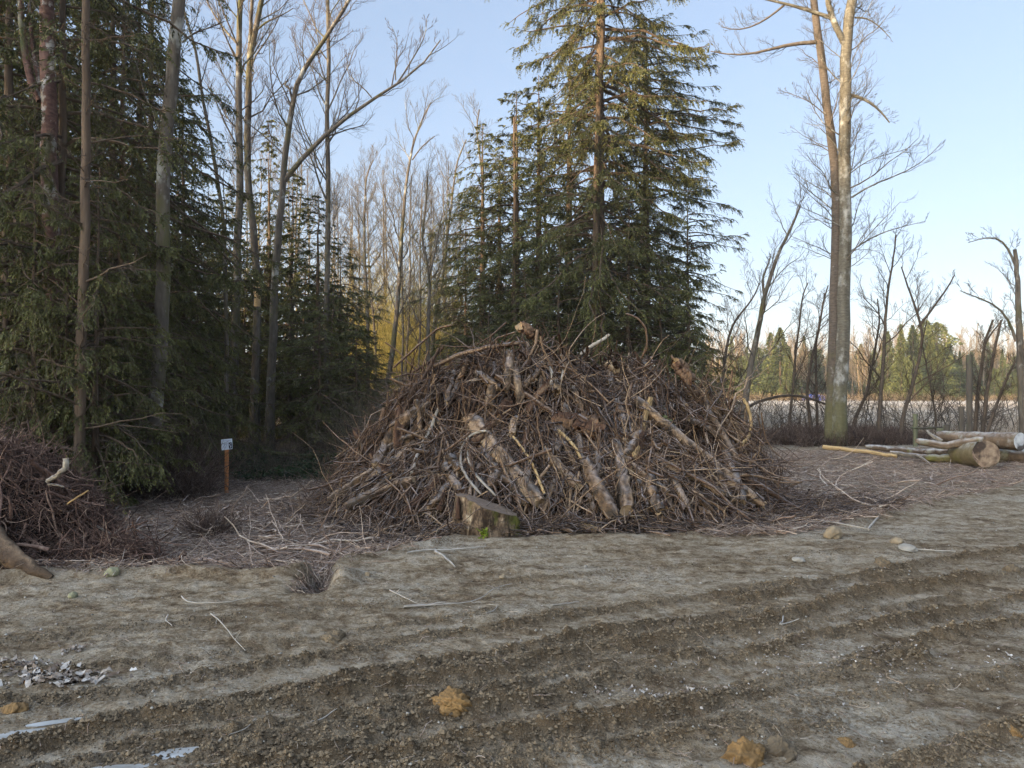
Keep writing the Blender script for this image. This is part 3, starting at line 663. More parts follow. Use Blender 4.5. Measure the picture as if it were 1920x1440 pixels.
# ------------------------------------------------------------------ bare trees traced from the photograph
def T(px, Y, r0, r1): return (np.array([P(a, b, Y) for a, b in px]), r0, r1)
bare_tree([T([(112, 905), (108, 800), (104, 700), (98, 560), (95, 450), (93, 330), (92, 180), (88, 60), (86, -60), (84, -200)], 12.0, .135, .09),
           T([(76, 190), (62, 170), (48, 110), (40, 40), (34, -80)], 11.95, .055, .035), T([(80, 180), (68, 130), (60, 80), (54, 0)], 12.05, .035, .02)],
          11, M_redbark, M_twig, 'forked tree with red flaking bark and pale patches, far left', c=(10, 5, 4), L1=.10)
bare_tree([T([(147, 960), (148, 850), (151, 700), (156, 560), (160, 400), (161, 250), (161, 120), (160, -100)], 10.9, .078, .045)], 12, M_cedarbark, M_twig,
          'nearest slim brown trunk with dead twiggy lower branches', c=(34, 6, 4), L1=.17, ang=1.3, up=-.05, s0=.05, curve=-.15)
bare_tree([T([(272, 912), (283, 860), (290, 780), (298, 690), (303, 600), (307, 480), (304, 380), (308, 290), (317, 200), (325, 110), (333, 40), (342, -60), (350, -220)], 13.2, .12, .09)],
          13, M_bark, M_twig, 'tall grey alder with pale scarred foot leaning slightly right', c=(9, 6, 5), L1=.16, s0=.55,
          limbs=[(T([(341, 80), (360, 62), (395, 52), (420, 40)], 13.2, .02, .008))[0:3]])
bare_tree([T([(283, 700), (283, 400), (283, 200), (284, 60), (286, -80)], 22, .10, .05)], 14, M_cedarbark, M_twig, 'thin straight trunk left of the tall grey alder', c=(8, 4, 4), L1=.1)
bare_tree([T([(430, 812), (437, 740), (440, 650), (443, 540), (447, 430), (450, 330), (447, 200), (448, 100), (450, 0), (452, -150)], 27, .17, .07)],
          15, M_bark, M_twig, 'left one of the paired mossy alders behind the sign', c=(20, 9, 7), L1=.2, s0=.5,
          limbs=[T([(448, 85), (425, 62), (402, 30), (385, 0), (378, -30)], 27, .05, .02)])
bare_tree([T([(478, 812), (481, 680), (483, 560), (479, 460), (468, 380), (462, 280), (465, 200), (466, 110), (478, 60), (490, 20), (500, -60), (505, -160)], 28, .16, .07),
           T([(466, 115), (470, 60), (472, 10), (480, -100)], 28.05, .07, .04)],
          16, M_bark, M_twig, 'right one of the paired mossy alders, forking high up', c=(20, 9, 7), L1=.2, s0=.5,
          limbs=[T([(478, 60), (500, 38), (525, 32), (550, 15)], 28, .04, .015)])
# broken snag
root, m, q = stem('broken_snag', [(474, 815), (477, 740), (480, 650), (482, 575)], 25, .15, .10, M_bark, '')
m.obj('trunk', M_bark, root)
qq = np.array([P(482, 578, 25), P(483, 552, 25), P(484, 532, 25), P(486, 520, 25)]) - np.array(root.location)
m = MB(); m.tubes(qq[None], np.array([[.112, .10, .085, .03]]), 8, tone=.75, lump=.2, seed=4); m.obj('broken_top', M_rotL if 'M_rotL' in globals() else M_peel, root)
tag(root, 'broken snag with exposed pinkish wood at its snapped top', 'snag')
bare_tree([T([(505, 800), (512, 640), (514, 520), (520, 460), (527, 400), (531, 330), (538, 260), (548, 190), (562, 135), (585, 105), (603, 85), (625, 50), (660, -10)], 24, .15, .05),
           T([(548, 190), (543, 165), (533, 160), (540, 150)], 23.95, .035, .02)],
          17, M_bark, M_twig, 'crooked mossy alder with one long limb slanting to the right', c=(20, 9, 7), L1=.2, s0=.62,
          limbs=[T([(528, 345), (545, 312), (575, 282), (620, 240), (665, 206), (705, 180), (745, 156), (790, 135), (822, 118), (832, 95), (826, 75)], 24, .085, .018),
                 T([(745, 156), (765, 128), (778, 98), (792, 85), (802, 60), (800, 35)], 24, .03, .010), T([(742, 150), (740, 110), (750, 85), (735, 50)], 24.1, .022, .008),
                 T([(697, 183), (680, 160), (650, 145), (648, 120), (655, 100)], 23.9, .022, .008)])
bare_tree([T([(612, 700), (612, 560), (614, 440), (616, 330), (612, 230), (617, 120), (615, 20), (612, -100)], 26, .11, .05)], 18, M_bark, M_twig,
          'straight bare tree crossed by the slanting mossy limb', c=(22, 9, 7), L1=.2, s0=.4, limbs=[T([(613, 200), (600, 180), (592, 155), (590, 130), (575, 115)], 26, .035, .012)])
bare_tree([T([(425, 640), (422, 520), (420, 400), (405, 330), (396, 250), (378, 190), (370, 90), (350, 45), (340, 0)], 21, .065, .03)], 19, M_bark, M_twig,
          'thin dark trunk leaning left in front of the sky', c=(10, 6, 5), L1=.15, s0=.3)
# alders in the opening
mid = [([(722, 730), (735, 680), (747, 560), (750, 480), (756, 400), (764, 330), (772, 275), (790, 225), (808, 192)], 38, .15, .03, 'tallest bare alder in the opening left of the pile top', [T([(773, 300), (790, 275), (815, 255)], 38, .04, .015)]),
       ([(803, 740), (815, 600), (830, 520), (840, 430), (850, 350), (856, 305), (868, 270), (875, 262)], 40, .14, .03, 'bare alder leaning right beside the cedar stand', []),
       ([(803, 740), (802, 640), (805, 560), (806, 512), (797, 480), (790, 440), (800, 380), (801, 330)], 31, .10, .03, 'dark forked bare tree just left of the cedar stand', [T([(805, 515), (815, 480), (820, 440), (830, 400)], 31, .05, .02)]),
       ([(690, 740), (690, 600), (683, 460), (684, 380), (686, 322), (700, 300)], 39, .11, .03, 'bare alder at the left of the opening with flat topped crown', []),
       ([(905, 760), (907, 600), (906, 450), (905, 330), (895, 260), (890, 230), (899, 205)], 38, .10, .03, 'bare tree with hooked dead top against the cedars', []),
       ([(965, 790), (966, 620), (965, 480), (965, 330), (964, 220)], 33, .11, .05, 'straight orange lit trunk within the cedar stand', []),
       ([(1036, 760), (1032, 600), (1035, 500), (1022, 420), (1018, 380)], 36, .11, .06, 'orange lit bending trunk within the cedar stand', []),
       ([(1064, 760), (1065, 600), (1065, 480), (1066, 350)], 35, .10, .05, 'orange lit trunk just left of the biggest conifer', [])]
for k, (px, Y, r0, r1, lab, lm) in enumerate(mid):
    bare_tree([T(px, Y, r0, r1)], 30 + k, M_bark if k < 5 else M_cedarbark, M_twiglit if k < 5 else M_twig, lab, c=(20, 9, 6) if k < 5 else (6, 4, 3), L1=.22 if k < 5 else .08, s0=.3, limbs=lm, up=.5, curve=.3)
# a few generic bare alders, copied among the opening and behind the woods
def generic(seed, H, r0, lean, c, L1, twig=M_twiglit, bark=M_bark):
    rs = RS(seed); z = np.linspace(0, H, 9); x = lean * z + np.cumsum(rs.randn(9)) * .09; y = np.cumsum(rs.randn(9)) * .09
    o = bare_tree([(np.stack([x + 300, y + 300, z + float(base_z(300, 300))], -1), r0, .02)], seed, bark, twig, None, c=c, L1=L1, s0=.35, up=.25, ang=1.0, base=float(base_z(300, 300)))
    return o
gens = [generic(51, 13, .10, .03, (22, 8, 7), .24), generic(52, 12, .09, -.05, (20, 8, 7), .26), generic(53, 14, .12, .06, (22, 8, 7), .22)]
G4 = 'thin bare alders crowding the opening between the woods'; L4_ = 'thin bare alder crowding the opening between the left wood and the stand'
rs = RS(123)
spots = []
for k in range(24):
    px = 630 + 235 * ((k * .618) % 1) + rs.randn() * 8; Y = 40 + 30 * rs.rand() ** 1.3; top = 300 + 120 * rs.rand() - (0 if Y < 50 else 10)
    spots.append((px, Y, ((735 - top) / F * Y + 1.7)))
for k in range(10):
    spots.append((430 + 22 * k + rs.randn() * 6, 38 + 14 * rs.rand(), 13 + 5 * rs.rand()))
for k, (px, Y, H) in enumerate(spots):
    g = gens[k % 3]; p = P(px, 735, Y); hs = H / (13, 12, 14)[k % 3]
    wood_in = px < 630
    o = g if k < 3 else copy_tree(g, (0, 0, 0))
    o.location = (p[0], p[1], float(base_z(p[0], p[1]))); o.rotation_euler = (0, 0, k * 2.4); o.scale = (hs * .8, hs * .8, hs)
    tag(o, 'thin bare alder rising among the dark conifers left of the opening' if wood_in else L4_, 'tree', 'thin bare alders among the left wood' if wood_in else G4)

# ------------------------------------------------------------------ poplar pair and the trees at the right
bare_tree([T([(1571, 836), (1574, 760), (1577, 680), (1581, 600), (1583, 480), (1584, 400), (1585, 300), (1585, 200), (1583, 80), (1591, 55), (1600, 0), (1608, -100), (1612, -250)], 25, .24, .12),
           T([(1583, 82), (1572, 60), (1560, 33), (1552, 0), (1545, -80)], 25, .10, .06)],
          61, M_poplar, M_twiglit, 'larger pale barked poplar of the joined pair, mossy at its foot', c=(46, 9, 6), L1=.125, ang=1.15, up=.25, s0=.30, curve=.55,
          limbs=[T([(1594, 178), (1620, 184), (1640, 198), (1655, 212), (1668, 230)], 25, .06, .022), T([(1566, 36), (1530, 24), (1495, 12), (1455, 3), (1425, -4)], 25, .07, .03),
                 T([(1594, 325), (1625, 300), (1655, 290), (1690, 285), (1725, 268)], 24.8, .02, .006), T([(1597, 370), (1630, 345), (1690, 328), (1740, 300), (1765, 268)], 24.6, .035, .008),
                 T([(1597, 470), (1640, 440), (1690, 425), (1735, 415)], 25.2, .03, .006), T([(1603, 33), (1625, 32), (1650, 50), (1670, 72)], 25, .03, .01)])
bare_tree([T([(1556, 836), (1559, 760), (1562, 680), (1565, 560), (1567, 450), (1569, 360), (1561, 280), (1550, 200), (1541, 110), (1531, 55), (1524, 0), (1517, -120)], 25.15, .185, .095)],
          62, M_poplar2, M_twiglit, 'slimmer browner poplar of the joined pair, leaning left as it rises', c=(28, 9, 6), L1=.12, ang=1.15, up=.25, s0=.35, curve=.5,
          limbs=[T([(1529, 79), (1500, 79), (1470, 85), (1440, 93), (1410, 104), (1380, 106), (1345, 101), (1332, 96)], 25.1, .07, .014), T([(1470, 10), (1440, 35), (1410, 52), (1372, 60), (1352, 50)], 25.1, .04, .012),
                 T([(1547, 215), (1520, 190), (1490, 178), (1462, 170)], 25, .02, .006)])
saps = [([(1393, 775), (1402, 720), (1413, 660), (1425, 600), (1433, 555), (1449, 505), (1465, 460), (1488, 420), (1500, 385)], 27, .13, .03, 'leaning bare tree with mossy trunk left of the poplars', [T([(1433, 555), (1428, 520), (1440, 500), (1445, 480)], 27, .05, .02)]),
        ([(1352, 745), (1358, 680), (1366, 630), (1378, 600), (1400, 575), (1415, 555), (1424, 530)], 29, .08, .02, 'thin dark tree bending right at the corner of the cedar stand', []),
        ([(1480, 790), (1488, 720), (1492, 660), (1500, 600), (1505, 550), (1515, 530)], 28, .06, .02, 'thin upright dark sapling left of the poplars', []),
        ([(1520, 790), (1512, 740), (1520, 680), (1535, 620), (1545, 560), (1553, 535)], 27.5, .07, .02, 'crooked dark sapling nearly touching the poplar trunks', []),
        ([(1532, 770), (1530, 700), (1530, 640), (1540, 590), (1546, 550)], 29, .06, .02, 'slim sapling rising just left of the slimmer poplar', []),
        ([(1648, 790), (1653, 720), (1658, 650), (1660, 600), (1664, 550), (1676, 480), (1680, 440)], 27, .08, .02, 'first bare sapling right of the poplars, nearly upright', []),
        ([(1690, 790), (1705, 740), (1722, 680), (1731, 630), (1722, 590), (1708, 555), (1700, 530), (1690, 500)], 26, .08, .02, 'bare sapling bowing right then back left by the fence', [T([(1722, 612), (1745, 585), (1760, 560), (1775, 545), (1790, 515)], 26, .045, .02)]),
        ([(1600, 790), (1625, 740), (1640, 660), (1650, 600), (1645, 560)], 28, .07, .02, 'bare sapling slanting right beside the larger poplar', []),
        ([(1755, 780), (1740, 700), (1730, 650)], 28, .04, .02, 'short bare sapling behind the fence rail', []),
        ([(1828, 812), (1833, 740), (1842, 680), (1846, 640), (1862, 600)], 24, .07, .03, 'bare tree beside the tall grey post', [T([(1845, 650), (1858, 625), (1880, 600)], 24, .03, .015)]),
        ([(1842, 812), (1850, 740), (1860, 680), (1870, 630), (1878, 600)], 23.5, .07, .03, 'dead stem with jagged top second from the tall grey post', []),
        ([(1850, 812), (1868, 760), (1885, 715), (1902, 680), (1915, 660)], 23, .06, .02, 'dark stem slanting right toward the last tree', []),
        ([(1922, 850), (1918, 760), (1912, 640), (1908, 520), (1906, 480), (1903, 468)], 22, .13, .05, 'bare tree cut by the right edge of the photo', [T([(1905, 500), (1893, 470), (1882, 450), (1865, 440), (1838, 448), (1815, 455)], 22, .04, .01), T([(1905, 640), (1898, 610), (1880, 580), (1858, 565), (1830, 558), (1800, 545)], 22, .045, .01)])]
for k, (px, Y, r0, r1, lab, lm) in enumerate(saps):
    bare_tree([T(px, Y, r0, r1)], 70 + k, M_bark if k in (0, 12) else M_twig, M_twig, lab, c=(14, 8, 6), L1=.32 if k < 9 else .22, s0=.2, limbs=lm, name='bare_tree', ang=.9, up=.3)
# bent fallen limb arching in the scrub
def limb_obj(name, pts, r0, r1, mat, label, cat, group=None, K=14, sides=8, caps=False, tone=.55, capmat=None, lump=.1, stubs=0, seed=0):
    q = resample(np.array(pts, float), K); c = q[0]
    rs = RS(seed + 3); mid_ = q + rs.randn(K, 3) * min(r0, .05) * .15
    m = MB(); t = np.linspace(0, 1, K); R_ = r0 + (r1 - r0) * t
    # a little jitter along the butt ends so cuts are not perfect
    m.tubes((mid_ - c)[None], R_[None], sides, tone=tone, lump=lump, seed=seed, caps=(1 if capmat else True), streak=.5, ragged=.7 if lump > .1 else .15)
    if stubs:
        a = children(rs, (mid_ - c)[None], R_[None], np.array([np.linalg.norm(q[-1] - q[0])]), stubs, .12, 1.0, .2, .1, .95, 4, .2, .45)
        m.tubes(a[0], a[1], 4, tone=tone)
    o = m.obj(name, [mat] + ([capmat] if capmat else []))
    o.location = tuple(c); tag(o, label, cat, group); return o
limb_obj('bent_limb', [P(1365, 800, 26.5), P(1400, 762, 26.5), P(1440, 745, 26.5), P(1490, 740, 26.5), P(1530, 748, 26.5), P(1560, 765, 26.5)], .06, .035, M_twig, 'dark fallen limb arching over the scrub left of the poplars', 'branch', stubs=8)

# ------------------------------------------------------------------ far treeline across the field
def far_conifer(seed, H, R, nb, pw=1.0):
    rs = RS(seed); m = MB(); t = MB(); z = np.linspace(0, H, 5); t.tubes(np.stack([0 * z, 0 * z, z], -1)[None], np.linspace(.25, .02, 5)[None], 5)
    n = nb * 26; h = rs.rand(n) ** .9; az = rs.rand(n) * 6.28; rr = R * (1 - h) ** pw * (.55 + 1.3 * vnoise(h * 9, az * 1.2, seed) + .5 * vnoise(h * 22, az * 2, seed)) * np.sqrt(rs.rand(n)) * 1.3
    hh = H * (.06 + .94 * h) - rr * .25; p = np.stack([rr * np.cos(az), rr * np.sin(az), hh], -1)
    d = np.stack([np.cos(az), np.sin(az), -.35 + .3 * rs.randn(n)], -1) * ((.45 + .5 * rs.rand(n)) * (1.1 - .7 * h))[:, None]
    m.diamonds(p, d, nrm(np.cross(d, rs.randn(n, 3))) * .16, rs.rand(n))
    return ('far', t.mesh('trunk', [M_cedarbark]), m.mesh('crown', [M_needle_far], smooth=False))
FC = [far_conifer(201, 16, 4.6, 120, .9), far_conifer(202, 17, 3.4, 95, 1.1), far_conifer(203, 13, 5.0, 130, .5)]
G5 = 'conifers of the far treeline across the field'
for k, (px, Y, top) in enumerate([(1345, 210, 655), (1372, 200, 632), (1400, 215, 645), (1422, 190, 638), (1445, 205, 630), (1463, 170, 612), (1480, 190, 640), (1508, 230, 640), (1530, 225, 655), (1615, 230, 640), (1640, 215, 640),
                                   (1665, 190, 628), (1690, 165, 605), (1712, 170, 596), (1735, 180, 612), (1757, 172, 606), (1780, 185, 630), (1800, 175, 645), (1745, 160, 640), (1690, 155, 650), (1822, 190, 650), (1850, 200, 640), (1880, 175, 655), (1910, 180, 660), (1940, 200, 640), (1770, 158, 670), (1715, 150, 665), (1655, 170, 670), (1390, 185, 672), (1440, 175, 668), (1475, 165, 672), (1990, 190, 640), (2050, 200, 640), (1865, 165, 688), (1905, 160, 692)]):
    p = P(px, 735, Y); kk = (2, 0, 1, 0, 2)[k % 5] if 1650 < px < 1810 else (0, 1, 1, 2, 0)[k % 5]; H = ((735 - top) / F * Y + 1.7) * (.85 + .25 * ((k * .71) % 1)); q = FC[kk]; b = (16, 17, 13)[kk]
    put_conifer(q, p[0], p[1], H / b, H / b * (.9 + .3 * ((k * .37) % 1)), k * 1.9, 'sunlit conifer in the far treeline across the field', G5)
rs = RS(91)
for k in range(44):
    px = 1325 + 680 * ((k * .618) % 1); Y = 205 + 50 * rs.rand(); top = 652 + 30 * rs.rand(); p = P(px, 735, Y); H = (735 - top) / F * Y + 1.7; kk = (0, 1, 0, 2)[k % 4]; b = (16, 17, 13)[kk]
    put_conifer(FC[kk], p[0], p[1], H / b, H / b * 1.25, k * 1.3, 'low hazy conifer filling the back of the treeline across the field', 'low hazy conifers at the back of the far treeline')
def far_bare(seed, H):
    rs = RS(seed); m = MB(); z = np.linspace(0, H, 7); pth = np.stack([np.cumsum(rs.randn(7)) * .15, np.cumsum(rs.randn(7)) * .15, z], -1)
    m.tubes(pth[None], np.linspace(.16, .03, 7)[None], 5, tone=.8)
    a = children(rs, pth[None], np.linspace(.16, .03, 7)[None], np.array([H]), 26, .28, .7, .5, .15, 1); cr = MB(); cr.tubes(a[0], np.maximum(a[1], .02), 3, tone=.7)
    b = children(rs, a[0], a[1], a[2], 9, .4, .7, .5, .15, 1, 4); cr.tubes(b[0], np.full(b[1].shape, .018), 3, tone=.8)
    return m.mesh('trunk', [M_tan]), cr.mesh('crown', [M_tan])
M_tan = wood('far_bare_wood', [(0, (0.079, 0.054, 0.033)), (.5, (0.172, 0.123, 0.076)), (1, (0.266, 0.202, 0.132))], .5, (1, 1, 1), 0)
FB = [far_bare(211, 15), far_bare(212, 13)]
G6 = 'bare trees of the far treeline across the field'
rs = RS(5)
for k in range(150):
    px = 1322 + 720 * ((k * .618034) % 1); Y = 195 + 65 * rs.rand(); top = 665 - 45 * rs.rand() + (0 if px < 1600 else -5); p = P(px, 735, Y); H = (735 - top) / F * Y + 1.7
    t, c = FB[k % 2]
    put_conifer(('fb', t, c), p[0], p[1], H / (15, 13)[k % 2], H / 14 * 1.1, k * 2.1, 'bare tan tree in the far treeline across the field', G6, 'tree')
# low pale scrub at the far field edge
m = MB(); n = 5000; rs = RS(8); u = rs.rand(n); Y = 135 + 70 * rs.rand(n); X = (1320 + 640 * u - 960) / F * Y
p0 = np.stack([X, Y, base_z(X, Y)], -1); d = rs.randn(n, 3) * .5 + [0, 0, 1]
m.tubes(curvy(rs, p0, d, 1.0 + 1.6 * rs.rand(n) * np.abs(vnoise(X * .08, Y * .08, 5)) * 2, 3), np.full((n, 3), .03), 3, tone=rs.rand(n))
tag(m.obj('scrub', M_tan), 'pale bare scrub along the far edge of the field', 'scrub', kind='stuff')
# blue covered heap at the far side of the field
tp = P(1527, 727, 150); m = MB(); rs = RS(4)
gx, gy = np.meshgrid(np.linspace(-2.6, 2.6, 22), np.linspace(-1.2, 1.2, 12), indexing='ij')
gzz = 1.5 * np.clip(1 - (abs(gx) / 2.6) ** 3, 0, 1) * np.clip(1 - (abs(gy) / 1.2) ** 2.4, 0, 1) * (.8 + .5 * vnoise(gx * 1.2, gy * 2, 3)) + .02
i, j = np.meshgrid(np.arange(21), np.arange(11), indexing='ij'); a = i * 12 + j
m.add(np.stack([gx, gy, gzz], -1), np.stack([a, a + 12, a + 13, a + 1], -1).reshape(-1, 4))
o = m.obj('tarp_covered_heap', flat('blue_tarp', (.03, .07, .32))); o.location = (tp[0], 150, float(base_z(tp[0], 150))); tag(o, 'small blue tarp covered heap on the far side of the field', 'tarp')

# field grass, scrub and brambles
def blades(name, n, region, hmin, hmax, r, mat, label, cat, seed, lean=.4, bend=.8, K=4, sub=0):
    rs = RS(seed); x, y, hs = region(rs, n); p0 = np.stack([x, y, (ground_z(x, y) if np.max(y) < 60 else base_z(x, y)) - .02], -1)
    d = rs.randn(len(x), 3) * lean + [0, 0, 1.]; L = (hmin + (hmax - hmin) * rs.rand(len(x))) * hs
    pp = curvy(rs, p0, d, L, K, bend, .15); m = MB(); tone = rs.rand(len(x)); rad = r * np.linspace(1, .35, K)[None] * (.6 + .8 * rs.rand(len(x), 1))
    m.tubes(pp, rad, 3, tone=tone)
    if sub:
        a = children(rs, pp, rad, L, sub, .4, .8, .1, .2, 1, 3, .2, .7); m.tubes(a[0], np.maximum(a[1] * .6, r * .3), 3, tone=rs.rand(len(a[0])))
    return tag(m.obj(name, mat), label, cat, kind='stuff')
M_dry = wood('frosted_dry_grass', [(0, (.16, .11, .07)), (.5, (.34, .27, .20)), (1, (.50, .45, .41))], 1.5, (1, 1, 1), 0)
def reg_field(rs, n):
    y = 27 + 75 * rs.rand(n) ** 1.8; px = 1335 + 640 * rs.rand(n); return (px - 960) / F * y, y, .6 + 1.2 * np.clip(vnoise(px * .05, y * .4, 3) + .4, 0, 1)
blades('dry_grass', 26000, reg_field, .15, .5, .008, M_dry, 'frosted dry grass covering the near part of the field', 'grass', 301, .5)
def reg_scrub(rs, n):
    px = 1340 + 400 * rs.rand(n) ** .9; y = 24.6 + 3.6 * rs.rand(n) + (px < 1500) * .8; hs = .55 + .6 * np.clip(vnoise(px * .02, y * .7, 9) + .5, 0, 1)
    return (px - 960) / F * y, y, hs * np.where(px > 1690, .55, 1)
blades('brambles', 5200, reg_scrub, .4, .85, .011, M_bramble, 'reddish brown bare brambles around the foot of the poplars', 'brambles', 302, .55, 1.5, 5, 5)
def reg_scrub3(rs, n):
    px = 1345 + 560 * rs.rand(n); y = 27 + 6 * rs.rand(n); return (px - 960) / F * y, y, np.ones(n)
blades('saplings', 170, reg_scrub3, .9, 3.0, .018, M_twig, 'thin bare saplings and shoots along the field edge', 'saplings', 303, .35, .7, 6, 12)
def reg_left(rs, n):
    px = 175 + 215 * rs.rand(n); y = 12.6 + 4.5 * rs.rand(n); return (px - 960) / F * y, y, .5 + np.clip(vnoise(px * .03, y * .6, 2) + .4, 0, 1) * .8
blades('brambles', 2600, reg_left, .5, 1.3, .007, M_bramble, 'tangled reddish brambles in the gloom left of the sign', 'brambles', 304, .7, 1.7, 6, 5)
def reg_left2(rs, n):
    px = -80 + 820 * rs.rand(n); y = 15 + 9 * rs.rand(n); return (px - 960) / F * y, y, .4 + rs.rand(n)
blades('undergrowth', 3200, reg_left2, .3, 1.1, .006, M_twig, 'thin twiggy undergrowth along the edge of the left wood', 'undergrowth', 305, .8, 1.2, 5, 4)
def reg_bush(rs, n):
    a = rs.rand(n) * 6.28; r = .22 * np.sqrt(rs.rand(n)); c = on(395, 985); return c[0] + r * np.cos(a), c[1] + r * np.sin(a), np.ones(n)
o = blades('bare_bush', 150, reg_bush, .25, .62, .006, M_bramble, 'small bare twiggy bush in front of the sign post', 'bush', 306, .7, .6, 5, 5); del o['kind']
def reg_r2(rs, n):
    px = 640 + 260 * rs.rand(n); y = 17 + 22 * rs.rand(n); return (px - 960) / F * y, y, .5 + rs.rand(n)
blades('undergrowth', 2600, reg_r2, .5, 2.2, .010, M_twiglit, 'pale bare shoots on the floor of the opening behind the pile', 'undergrowth', 307, .4, .8, 5, 5)
M_gold = wood('sun_gold_thicket', [(0, (.10, .088, .025)), (.5, (.27, .22, .06)), (1, (.42, .34, .12))], 2, (1, 1, 1), 0)  # moss and undergrowth, low golden sunlight put into the colour
blades('thicket', 3600, reg_gold, 2.0, 9.0, .017, M_gold, 'mossy thicket coloured golden for the low sun in the opening', 'thicket', 311, .25, .6, 6, 9)
# leafy fallen boughs on the ground behind the sign
m = MB(); rs = RS(310); n = 9000; px = 430 + 240 * rs.rand(n); y = 15.5 + 5.5 * rs.rand(n); x = (px - 960) / F * y
hgt = np.clip(vnoise(x * 1.3, y * 1.1, 6) + .35, 0.02, 1) * .55
p = np.stack([x, y, ground_z(x, y) + hgt * rs.rand(n)], -1); d = nrm(rs.randn(n, 3) * [1, 1, .35]) * (.08 + .12 * rs.rand(n, 1))
m.diamonds(p, d, nrm(np.cross(d, rs.randn(n, 3))) * .02, rs.rand(n)); tag(m.obj('leafy_debris', M_fern, smooth=False), 'dark green fallen cedar boughs spread behind the sign', 'boughs', kind='stuff')
limb_obj('mossy_log', [P(488, 846, 20), P(540, 853, 20), P(600, 856, 19.8), P(650, 852, 19.6), P(694, 846, 19.4)], .045, .06, M_moss, 'thin fallen log coated in green moss at the wood edge', 'log', stubs=5)
limb_obj('fallen_branch', [on(338, 905) + [0, 0, .05], on(372, 906) + [0, 0, .06], on(415, 907) + [0, 0, .05]], .03, .025, M_moss, 'short mossy branch lying just left of the sign post', 'branch', K=6)
limb_obj('leaning_pole', [P(364, 735, 15), P(378, 780, 14.9), P(395, 825, 14.8), P(418, 860, 14.7)], .018, .02, M_twiglit, 'thin pole leaning down toward the sign from the brambles', 'branch', stubs=3)
# ------------------------------------------------------------------ sign
sg = on(425, 911); root = empty('sign_post', sg); tag(root, 'small white notice sign on an orange brown wooden post', 'sign')
M_sp = wood('stained_post', [(0, (.22, .085, .03)), (.5, (.44, .18, .065)), (1, (.55, .26, .11))], 14, (1, 1, .1), .4, .01)
M_plate = flat('white_sign_plate', (.62, .66, .74), .4); M_ink = flat('sign_ink', (.02, .025, .05), .5); M_ink2 = flat('sign_text', (.22, .26, .36), .5)
YS = sg[1]
def box(mb, c, s, rot=0, tone=.5, m=0, bev=0):
    c = np.array(c, float); s = np.array(s, float) / 2
    v = np.array([[x, y, z] for x in (-1, 1) for y in (-1, 1) for z in (-1, 1)], float) * s
    ca, sa = cos(rot), sin(rot); v = np.stack([v[:, 0] * ca - v[:, 1] * sa, v[:, 0] * sa + v[:, 1] * ca, v[:, 2]], -1) + c
    mb.add(v, [[0, 1, 3, 2], [4, 6, 7, 5], [0, 4, 5, 1], [2, 3, 7, 6], [0, 2, 6, 4], [1, 5, 7, 3]], tone, m)
ptop = P(424, 843, YS)[2] - sg[2]
m = MB(); box(m, (0, 0, ptop / 2 - .1), (.062, .05, ptop + .3)); o = m.obj('post', M_sp, root, smooth=False)
bv = o.modifiers.new('bevel', 'BEVEL'); bv.width = .005; bv.segments = 2
pl = np.array([P(416, 824, YS), P(436.5, 822, YS), P(437, 841.5, YS), P(417, 844, YS)]) - sg; pl[:, 1] = -.035
v = np.vstack([pl, pl + [0, .006, 0]]); m = MB(); m.add(v, [[3, 2, 1, 0], [4, 5, 6, 7], [0, 1, 5, 4], [1, 2, 6, 5], [2, 3, 7, 6], [3, 0, 4, 7]]); o = m.obj('sign_plate', M_plate, root, smooth=False)
ax = pl[1] - pl[0]; az = pl[3] - pl[0]
def quad(mb, u0, v0, u1, v1, off=-.0015):
    q = np.array([pl[0] + ax * u + az * v for u, v in ((u0, v0), (u1, v0), (u1, v1), (u0, v1))]); q[:, 1] += off; mb.add(q, [[3, 2, 1, 0]])
m = MB()
for k, (u0, u1, vv, hh) in enumerate([(.12, .88, .10, .035), (.16, .84, .18, .035), (.12, .66, .30, .03), (.2, .58, .42, .05), (.2, .58, .51, .04), (.14, .6, .63, .03), (.2, .56, .73, .04), (.2, .6, .83, .03)]):
    x = u0; rs = RS(k)
    while x < u1: wd = .03 + .06 * rs.rand(); quad(m, x, vv, min(x + wd, u1), vv + hh); x += wd + .015
m.obj('text', M_ink2, root, smooth=False)
m = MB(); quad(m, .66, .34, .95, .92); o = m.obj('emblem', M_ink, root, smooth=False)
m = MB(); pts = [(.88, .42), (.80, .50), (.74, .57), (.80, .63), (.86, .70), (.83, .78), (.77, .86)]
for (a, b), (c, d) in zip(pts[:-1], pts[1:]):
    q = np.array([pl[0] + ax * (a - .03) + az * b, pl[0] + ax * (a + .03) + az * b, pl[0] + ax * (c + .03) + az * d, pl[0] + ax * (c - .03) + az * d]); q[:, 1] -= .003; m.add(q, [[3, 2, 1, 0]])
e = m.obj('curve_mark', M_plate, o, smooth=False)

